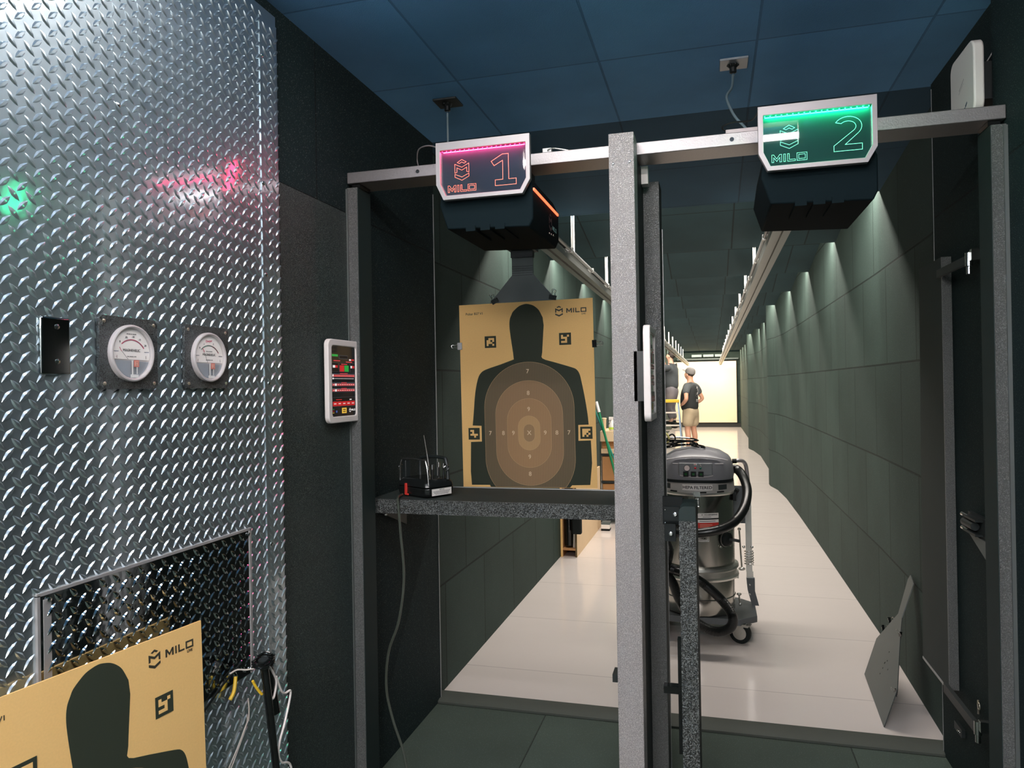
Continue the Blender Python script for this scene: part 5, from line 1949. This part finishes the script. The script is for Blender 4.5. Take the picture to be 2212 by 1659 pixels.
# standing man with cap, seen from behind his left side; local x = his front, y = his left
def man_one():
    t = thing('person', 'person in grey cap, black tee and khaki shorts standing beside the ladder', 'person', (-.435, 15.95, 0))
    yaw = math.atan2(.52, -.85)
    t.rotation_euler = (0, 0, yaw)
    t.scale = (1, 1, .985)
    J = [((0, 0, .93), (.10, .11)), ((.02, 0, 1.08), (.10, .10)), ((.02, 0, 1.28), (.10, .11)), ((-.01, 0, 1.42), (.07, .10)), ((0, 0, 1.50), .062), ((.012, 0, 1.575), .060),
         ((.030, 0, 1.64), (.088, .076)), ((.020, 0, 1.735), (.098, .080)), ((.10, 0, 1.60), (.045, .045)), ((.125, 0, 1.655), .017)]
    E = [(0, 1), (1, 2), (2, 3), (3, 4), (4, 5), (5, 6), (6, 7), (6, 8), (6, 9)]
    for sg in (1, -1):
        a = len(J)
        J += [((-.01, sg * .175, 1.43), .072), ((-.04, sg * .235, 1.30), .056), ((-.10, sg * .315, 1.14), .046), ((.00, sg * .265, 1.06), .040), ((.09, sg * .205, 1.02), .029)]
        E += [(3, a), (a, a + 1), (a + 1, a + 2), (a + 2, a + 3), (a + 3, a + 4)]
        hand(J, E, a + 4, (.55, -sg * .75, -.25), (0, -sg * .2, 1), (0, sg, 0), .95)
    for sg in (1, -1):
        a = len(J)
        J += [((0, sg * .085, .84), .085), ((.01, sg * .105, .64), .075), ((.015, sg * .115, .47), .062), ((-.01, sg * .125, .33), .064), ((-.005, sg * .130, .18), .044), ((-.01, sg * .135, .075), .038), ((.06, sg * .145, .035), .034), ((.14, sg * .155, .028), .028)]
        E += [(0, a)] + [(a + i, a + i + 1) for i in range(7)]
    skin_mesh('body', J, E, M_skin, t)
    J = [((0, 0, .84), (.20, .20)), ((.045, 0, 1.04), (.215, .20)), ((.03, 0, 1.26), (.20, .205)), ((-.005, 0, 1.41), (.14, .18)), ((0, 0, 1.485), (.075, .08))]
    E = [(0, 1), (1, 2), (2, 3), (3, 4)]
    shirt = skin_mesh('shirt', J, E, M_tee, t)
    J = [((-.01, 0, 1.395), (.165, .19)), ((0, 0, 1.485), (.085, .085))]
    E = [(0, 1)]
    for sg in (1, -1):
        a = len(J)
        J += [((-.012, sg * .165, 1.415), .10), ((-.035, sg * .228, 1.31), .086), ((-.055, sg * .268, 1.235), .078)]
        E += [(0, a), (a, a + 1), (a + 1, a + 2)]
    skin_mesh('sleeves_and_yoke', J, E, M_teeg, t)
    J = [((0, 0, 1.0), (.16, .16)), ((0, 0, .84), (.195, .195))]
    E = [(0, 1)]
    for sg in (1, -1):
        a = len(J)
        J += [((.005, sg * .085, .78), .14), ((.012, sg * .105, .66), .128), ((.018, sg * .118, .53), .118)]
        E += [(1, a), (a, a + 1), (a + 1, a + 2)]
    skin_mesh('shorts', J, E, M_khaki, t)
    cp = MB()
    cp.lathe([(.108, 1.700), (.112, 1.725), (.106, 1.77), (.085, 1.805), (.045, 1.825), (.001, 1.83)], (.005, 0, 0), 24, sx=1.02, sy=.86)
    cp.xf(Matrix.Translation((.02, 0, 1.70)) @ Matrix.Rotation(math.radians(-16), 4, 'Y') @ Matrix.Translation((-.02, 0, -1.70)))
    cap = cp.build('cap', M_cap, t, local=True)
    pk = MB()
    pts = [(.09, -.07), (.15, -.065), (.195, -.035), (.205, 0), (.195, .035), (.15, .065), (.09, .07)]
    pk.prism(pts, 1.715, 1.722, 'z')
    pk.xf(Matrix.Translation((.02, 0, 1.70)) @ Matrix.Rotation(math.radians(-22), 4, 'Y') @ Matrix.Translation((-.02, 0, -1.70)))
    pk.build('peak', M_cap, cap, local=True)
    for sg in (1, -1):
        MB().ball((.018, sg * .083, 1.655), .028, 7, sc=(.6, .35, 1)).build('ear', M_skin, t, local=True)
        f = MB()
        f.ball((.06, sg * .145, .030), .06, 8, sc=(2.0, .75, .62))
        f.box(-.05, .19, sg * .145 - .045, sg * .145 + .045, .0, .02)
        f.build('shoe', M_paper, t, local=True)
    ey = MB()
    for sg in (1, -1):
        ey.ball((.105, sg * .032, 1.675), .010, 6)
    ey.build('eyes', M_ink, t, local=True)
    hr = MB().ball((-.010, 0, 1.675), .088, 10, sc=(.95, .92, .62)).build('hair', M_hair_d, t, local=True)
    # worn pale lettering down the back of the shirt
    pr = MB()
    rnd = random.Random(5)
    for k in range(4):
        z = 1.385 - k * .062
        for q in range(5):
            ya, yb_ = -.075 + rnd.random() * .05, -.02 + rnd.random() * .05
            za = z - .022 + q * .011 + rnd.random() * .004
            if q % 2:
                pr.box(-.23, -.226, ya, min(yb_, ya + .03), za - .010, za + .012)
            else:
                pr.box(-.23, -.226, ya, yb_, za - .004, za + .004)
    for k in range(3):
        for q in range(8):
            pr.box(-.235, -.231, -.085 + q * .0125, -.0725 + q * .0125, 1.125 - k * .022, 1.137 - k * .022)
    from mathutils.bvhtree import BVHTree
    bv = BVHTree.FromPolygons([v.co for v in shirt.data.vertices], [list(p.vertices) for p in shirt.data.polygons])
    for q in pr.v:
        q.y *= 1.25
        h_ = bv.ray_cast(V((-1, q.y, q.z)), V((1, 0, 0)))
        q.x = (h_[0].x if h_[0] else -.2) - .003
    pr.build('back_print', pmat('worn_white_print', (.62, .60, .60), .8), shirt, local=True)
    return t


man_one()


def man_two():
    """man on the ladder, seen from his left-rear side, arms raised to the left; local x = his front"""
    t = thing('person', 'person in charcoal sweater and grey trousers on the step ladder, arms raised', 'person', (-.885, 17.1, .535))
    t.rotation_euler = (0, 0, math.atan2(.25, -.97))
    J = [((0, 0, .80), (.09, .10)), ((.02, 0, .95), (.09, .10)), ((.02, 0, 1.15), (.09, .11)), ((0, 0, 1.30), (.07, .10)), ((.01, 0, 1.385), .060), ((.02, 0, 1.45), .058),
         ((.035, 0, 1.53), (.086, .074)), ((.022, 0, 1.61), (.094, .078)), ((.105, 0, 1.485), (.04, .042)), ((.133, 0, 1.545), .017)]
    E = [(0, 1), (1, 2), (2, 3), (3, 4), (4, 5), (5, 6), (6, 7), (6, 8), (6, 9)]
    for sg in (1, -1):
        a = len(J)
        J += [((.01, sg * .175, 1.31), .070), ((.13, sg * .22, 1.27), .056), ((.20, sg * .22, 1.30), .046), ((.23, sg * .18, 1.40), .038), ((.25, sg * .13, 1.47), .029)]
        E += [(3, a), (a, a + 1), (a + 1, a + 2), (a + 2, a + 3), (a + 3, a + 4)]
        hand(J, E, a + 4, (.45, -sg * .3, .85), (-.8, -sg * .4, .4), (0, sg, 0), .95)
    for sg in (1, -1):
        a = len(J)
        J += [((0, sg * .085, .72), .075), ((.03, sg * .10, .54), .068), ((.04, sg * .105, .38), .060), ((.0, sg * .105, .26), .055), ((-.02, sg * .11, .14), .042), ((-.02, sg * .11, .075), .038), ((.05, sg * .115, .035), .034), ((.12, sg * .12, .030), .028)]
        E += [(0, a)] + [(a + i, a + i + 1) for i in range(7)]
    skin_mesh('body', J, E, M_skin2, t)
    J = [((0, 0, .74), (.175, .18)), ((.025, 0, .95), (.18, .19)), ((.025, 0, 1.15), (.175, .20)), ((0, 0, 1.30), (.15, .20)), ((.01, 0, 1.385), (.080, .080))]
    E = [(0, 1), (1, 2), (2, 3), (3, 4)]
    for sg in (1, -1):
        a = len(J)
        J += [((.01, sg * .165, 1.305), .104), ((.13, sg * .215, 1.27), .082), ((.20, sg * .215, 1.295), .062), ((.225, sg * .18, 1.385), .048)]
        E += [(3, a), (a, a + 1), (a + 1, a + 2), (a + 2, a + 3)]
    skin_mesh('sweater', J, E, M_swe, t)
    J = [((0, 0, .92), (.15, .15)), ((0, 0, .74), (.17, .165))]
    E = [(0, 1)]
    for sg in (1, -1):
        a = len(J)
        J += [((.005, sg * .085, .66), .13), ((.035, sg * .10, .50), .108), ((.045, sg * .105, .36), .085), ((.0, sg * .105, .20), .075), ((-.02, sg * .11, .10), .070)]
        E += [(1, a)] + [(a + i, a + i + 1) for i in range(4)]
    skin_mesh('trousers', J, E, M_trou, t)
    MB().ball((-.012, 0, 1.585), .096, 10, sc=(.92, .88, 1.02)).build('hair', M_hair_d, t, local=True)
    for sg in (1, -1):
        MB().ball((.020, sg * .082, 1.545), .028, 7, sc=(.6, .35, 1)).build('ear', M_skin2, t, local=True)
        f = MB()
        f.ball((.05, sg * .115, .030), .06, 8, sc=(1.9, .75, .62))
        f.box(-.06, .16, sg * .115 - .042, sg * .115 + .042, .0, .02)
        f.build('shoe', M_ink, t, local=True)
    ey = MB()
    for sg in (1, -1):
        ey.ball((.108, sg * .032, 1.565), .010, 6)
    ey.build('eyes', M_ink, t, local=True)


man_two()

# step ladder
t = thing('step_ladder', 'step ladder with yellow top tray, pale steps and blue rails beside the capped person', 'ladder', (-.9, 17.05, 0))
M_lad = pmat('ladder_blue', (.24, .38, .60), .4)
M_yel = pmat('yellow_tray', (.80, .50, .03), .4)
M_step = pmat('ladder_step_white', (.72, .66, .60), .45)
rl = {}
YT = 16.78
MB().box(-1.10, -.715, YT - .09, YT + .09, 1.03, 1.10).build('top_tray', M_yel, t, bevel=.01)
for nm, x0, x1 in (('rail', -.735, -.655), ('rail', -1.08, -1.16)):
    a = MB()
    s_ = 1 if x0 > -.9 else -1
    a.add([(x0 - .014, YT - .02, 1.04), (x0 + .014, YT - .02, 1.04), (x0 + .014, YT + .03, 1.04), (x0 - .014, YT + .03, 1.04),
           (x1 - .014, YT - .27, .0), (x1 + .014, YT - .27, .0), (x1 + .014, YT - .22, .0), (x1 - .014, YT - .22, .0)],
          [(0, 1, 2, 3), (7, 6, 5, 4), (0, 4, 5, 1), (1, 5, 6, 2), (2, 6, 7, 3), (3, 7, 4, 0)])
    a.build('front_rail', M_lad, t)
    a = MB()
    a.cyl((x0, YT + .06, 1.04), (x1, YT + .62, .0), .013, n=8)
    a.build('rear_leg', M_alug, t)
for z, k in ((.82, 0), (.535, 1), (.26, 2)):
    f_ = (1.04 - z) / 1.04
    yy = YT - .25 * f_
    xr = -.735 + .08 * f_ - .012
    xl = -1.08 - .08 * f_ + .012
    MB().box(xl, xr, yy - .06, yy + .04, z - .03, z).build('step', M_step, t)
MB().box(-1.10, -.70, YT + .25, YT + .27, .60, .63).build('rear_brace', M_step, t)
MB().box(-1.12, -.69, YT + .40, YT + .42, .36, .39).build('rear_brace', M_step, t)
# the man's feet rest on the middle step; a dark bag hangs on the rear brace
t = thing('tool_pouch', 'black tool pouch hanging under the steps of the ladder', 'bag', (-.84, 16.9, .40))
pb = MB()
pb.ball((-.83, 17.02, .505), .085, 8, sc=(1.1, .8, .9))
pb.box(-.86, -.80, 17.00, 17.03, .55, .62)
pb.build('pouch', M_ink, t)

# ------------------------------------------------------------------ left lane: carton with tubes, trolley of boxes, brooms
t = thing('long_cardboard_crate', 'long open cardboard crate with pale side against the left lane wall', 'crate', (-1.2, 6.7, 0))
cx0, cx1, cy0, cy1, ch_ = -1.258, -1.118, 6.05, 7.42, .62
for nm, a in (('side_panel', (cx0, cx0 + .018)), ('side_panel', (cx1 - .014, cx1))):
    MB().box(a[0], a[1], cy0, cy1, 0.0, ch_).build(nm, M_cardl if a[1] == cx1 else M_card, t)
MB().box(cx0 + .018, cx1 - .014, cy0 + .005, cy1, .055, .070).build('base_panel', M_card, t)
MB().box(cx0 + .018, cx1 - .014, cy1 - .02, cy1, 0, ch_).build('end_panel', M_card, t)
MB().box(cx0, cx0 + .018, cy0 - .003, cy0, 0, ch_).build('torn_edge', M_kraft, t)
MB().box(cx1 - .014, cx1, cy0 - .003, cy0, 0, ch_).build('torn_edge', pmat('dark_card_edge', (.12, .08, .03), .8), t)
t = thing('rolled_black_bag', 'glossy black plastic roll standing inside the cardboard crate', 'roll', (-1.19, 6.15, .07))
rb_ = MB()
rb_.lathe([(.030, .072), (.045, .09), (.050, .30), (.046, .52), (.030, .60)], (-1.197, 6.13, 0), 20, sy=1.1)
rb_.build('roll', M_blkg, t)
MB().tube([(-1.150, 6.09, .073), (-1.146, 6.09, .18), (-1.137, 6.09, .30)], .010, 8, smooth=3).build('white_sleeve', M_paper, t)
t = thing('black_case', 'small matt black case hooked on the corner of the crate', 'case', (-1.10, 6.0, .2))
MB().box(-1.150, -1.070, 5.99, 6.0475, .205, .50).build('body', M_ink, t, bevel=.01)

t = thing('utility_cart', 'dark shelved utility cart behind the centre post in lane one', 'cart', (-.9, 7.7, 0))
x0, x1, y0, y1 = -1.14, -.55, 7.56, 8.05
for z in (.44, .725, .11):
    MB().box(x0, x1, y0, y1, z - .014, z + .010).build('shelf', M_blkr, t)
for x in (x0 + .01, x1 - .01):
    for y in (y0 + .01, y1 - .01):
        MB().cyl((x, y, .07), (x, y, .86), .011, n=8).build('leg', M_chr, t)
        MB().cyl((x - .012, y, .032), (x + .012, y, .032), .032, n=14).build('wheel', M_ink, t)


def carton(x0, x1, y0, y1, z0, z1, mat, label, flap=True):
    t = thing('cardboard_box', label, 'box', ((x0 + x1) / 2, (y0 + y1) / 2, z0), 'boxes on the utility cart')
    MB().box(x0, x1, y0, y1, z0, z1).build('carton', mat, t, bevel=.003)
    MB().box((x0 + x1) / 2 - .025, (x0 + x1) / 2 + .025, y0 - .001, y1, z1 - .001, z1 + .001).build('tape', pmat('parcel_tape', (.60, .40, .20), .25), t)
    return t


carton(-1.115, -.60, 7.57, 8.0, .4505, .706, M_card, 'brown cardboard box on the middle shelf of the cart')
carton(-1.115, -.60, 7.57, 8.0, .1205, .420, M_card, 'brown cardboard box on the bottom shelf of the cart')
carton(-1.125, -.60, 7.56, 8.0, .7355, .785, M_cardl, 'flat tan box on the top shelf of the cart')
carton(-1.120, -.62, 7.60, 8.0, .786, .860, M_card, 'brown shadow between the flat tan box and the cream box, shaped as a box')  # shade under the cream box, built as a brown carton
carton(-1.130, -.60, 7.55, 8.02, .861, .972, M_cardl, 'cream box topmost on the cart, below the spray bottle')
t = thing('paper_tube', 'short pale cardboard tube standing on the cream box', 'tube', (-1.095, 7.6, .975))
MB().lathe([(.016, .975), (.020, 1.0), (.022, 1.08), (.026, 1.10), (.020, 1.105), (.001, 1.10)], (-1.096, 7.62, 0), 16).build('tube', M_cardl, t)
t = thing('spray_bottle', 'white and lime spray bottle on top of the cream box', 'bottle', (-1.01, 7.6, .975))
MB().lathe([(.030, .975), (.036, .985), (.036, 1.03), (.020, 1.06), (.014, 1.08), (.001, 1.08)], (-1.012, 7.62, 0), 20).build('bottle', M_paper, t)
MB().lathe([(.0375, .985), (.0375, 1.008), (.001, 1.008)], (-1.012, 7.62, 0), 20).build('lime_liquid', pmat('lime', (.55, .75, .10), .3), t)
sp_ = MB()
sp_.box(-1.045, -1.0, 7.608, 7.632, 1.085, 1.115)
sp_.cyl((-1.012, 7.62, 1.075), (-1.012, 7.62, 1.095), .014, n=12)
sp_.prism([(-1.040, 1.085), (-1.046, 1.050), (-1.038, 1.052), (-1.030, 1.085)], 7.616, 7.624, 'y')
sp_.build('trigger', M_wht, t)
t = thing('bottle', 'pink capped white bottle right of the spray bottle on the cream box', 'bottle', (-.96, 7.63, .972))
MB().lathe([(.026, .972), (.030, .98), (.030, 1.06), (.012, 1.09), (.001, 1.09)], (-.940, 7.64, 0), 18).build('bottle', M_paper, t)
MB().lathe([(.013, 1.088), (.013, 1.15), (.004, 1.16), (.001, 1.16)], (-.940, 7.64, 0), 14).build('cap', pmat('dusty_pink', (.55, .42, .42), .5), t)
t = thing('mop_handle', 'dark green mop handle with white tip leaning beside the cart', 'handle', (-.9, 7.3, 0))
MB().cyl((-1.125, 7.46, 1.175), (-.845, 7.35, .09), .0125, n=12).build('pole', M_grn, t)
MB().cyl((-1.1525, 7.47, 1.28), (-1.124, 7.46, 1.171), .0155, n=12).build('grip', M_wht, t)
MB().box(-.93, -.75, 7.30, 7.40, .004, .095).build('mop_head', M_grn, t, bevel=.01)
t = thing('broom_handle', 'slimmer teal green broom handle crossing behind the white tipped one', 'handle', (-.8, 7.4, 0))
MB().cyl((-1.185, 7.515, 1.22), (-.75, 7.42, .10), .0085, n=12).build('pole', M_grn2, t)
MB().box(-.83, -.66, 7.41, 7.50, .004, .10).build('bristles', M_grn, t, bevel=.01)
t = thing('floor_cleaner_pads', 'white and black pad block on the floor under the shelf line', 'block', (-1.05, 7.35, 0))
MB().box(-1.085, -1.0, 7.20, 7.30, .001, .022).build('black_base', M_ink, t)
MB().box(-1.083, -1.0, 7.20, 7.30, .022, .060).build('white_body', M_paper, t)
MB().box(-1.083, -1.0, 7.21, 7.30, .060, .085).build('grey_top', pmat('slate_grey', (.10, .13, .13), .4), t)

# ------------------------------------------------------------------ cable stand by the plate corner (lower left)
t = thing('cable_stand', 'black stand pole with attached black cylinder by the corner trim', 'stand', (-1.11, 1.7, .02))
X_ = -1.115
MB().tube([(X_, 1.622, .742), (X_ - .004, 1.672, .46), (X_, 1.74, .02)], lambda u: .0105 - .002 * min(1, max(0, u - .3) * 3), 12, smooth=6).build('pole', M_blkg, t)
MB().cyl((X_ - .020, 1.660, .728), (X_ - .020, 1.688, .598), .0175, n=20).build('cylinder', M_blkg, t)
MB().tube([(X_, 1.622, .742), (X_, 1.617, .765)], .013, 12).build('collar', M_blkr, t)
fb = MB()
for a in (30, 150, 270):
    aa = math.radians(a)
    fb.cyl((X_, 1.735, .10), (X_ + .09 * math.cos(aa) * (.75), 1.735 + .16 * math.sin(aa), .026), .006, n=8)
fb.build('tripod_feet', M_blkr, t)
tx = MB()
for i in range(4):
    z = .693 - i * .006
    tx.box(X_ - .0035, X_ - .0028, 1.664 + i * .0008, 1.672 + i * .0008, z, z + .003)
o = MB()
pts = []
for k in range(30):
    a = k * .75
    pts.append((X_ + .028 * math.cos(a) * .8, 1.617 + .034 * math.sin(a), .750 + .0007 * k + .003 * math.sin(k * 2.3)))
o.tube(pts, .0026, 6, smooth=4)
o = o.build('coiled_wire', M_blkg)
tag(o, 'black wire coiled around the head of the stand pole', 'wire')
o = MB().tube([(X_, 1.628, .752), (X_, 1.650, .728), (X_, 1.672, .690), (X_, 1.667, .665), (X_ + .004, 1.651, .652), (X_ + .004, 1.634, .660)], .0030, 7, smooth=6).build('white_cable', M_wht)
tag(o, 'white cable making a short loop at the top of the stand', 'cable')
o = MB().tube([(X_, 1.672, .700), (X_, 1.694, .655), (X_, 1.712, .640), (X_ + .003, 1.733, .638), (X_, 1.729, .605), (X_, 1.705, .558), (X_, 1.684, .525), (X_, 1.678, .492), (X_, 1.692, .465), (X_, 1.735, .43), (X_, 1.74, .30), (X_ + .02, 1.72, .03)], .0030, 7, smooth=6).build('white_cable', M_wht)
tag(o, 'white cable hanging down in front of the black wall panel from the stand', 'cable')
o = MB().tube([(-1.185, 1.600, .722), (-1.182, 1.592, .700), (-1.180, 1.583, .686), (-1.182, 1.572, .674)], .0045, 7, smooth=4).build('yellow_wire', M_yel)
tag(o, 'thicker yellow wire end against the diamond plate', 'wire')
o = MB().tube([(-1.135, 1.60, .715), (-1.132, 1.608, .698), (-1.128, 1.617, .682), (-1.125, 1.624, .672)], .0035, 7, smooth=4).build('yellow_wire', M_yel)
tag(o, 'yellow wire end beside the stand pole', 'wire')
o = MB()
o.tube([(-1.172, 1.56, .745), (-1.165, 1.58, .748), (-1.15, 1.60, .742), (-1.125, 1.615, .745)], .0020, 6, smooth=5)
o.tube([(-1.192, 1.66, .64), (-1.192, 1.663, .61), (-1.192, 1.660, .585), (-1.192, 1.648, .573), (-1.192, 1.61, .53), (-1.192, 1.555, .475), (-1.192, 1.52, .42)], .0018, 6, smooth=5)
o.tube([(-1.192, 1.655, .60), (-1.192, 1.650, .572), (-1.192, 1.60, .51), (-1.192, 1.54, .44)], .0016, 6, smooth=5)
o = o.build('thin_wires', pmat('pale_wire', (.62, .55, .50), .4))
tag(o, 'thin pale wires trailing down the diamond plate from the stand', 'wire')
o = MB().tube([(-1.190, 1.63, .745), (-1.190, 1.55, .715), (-1.190, 1.50, .69), (-1.188, 1.45, .665)], .0030, 6, smooth=4).build('dark_wire', M_ink)
tag(o, 'dark wire running left across the diamond plate from the stand', 'wire')
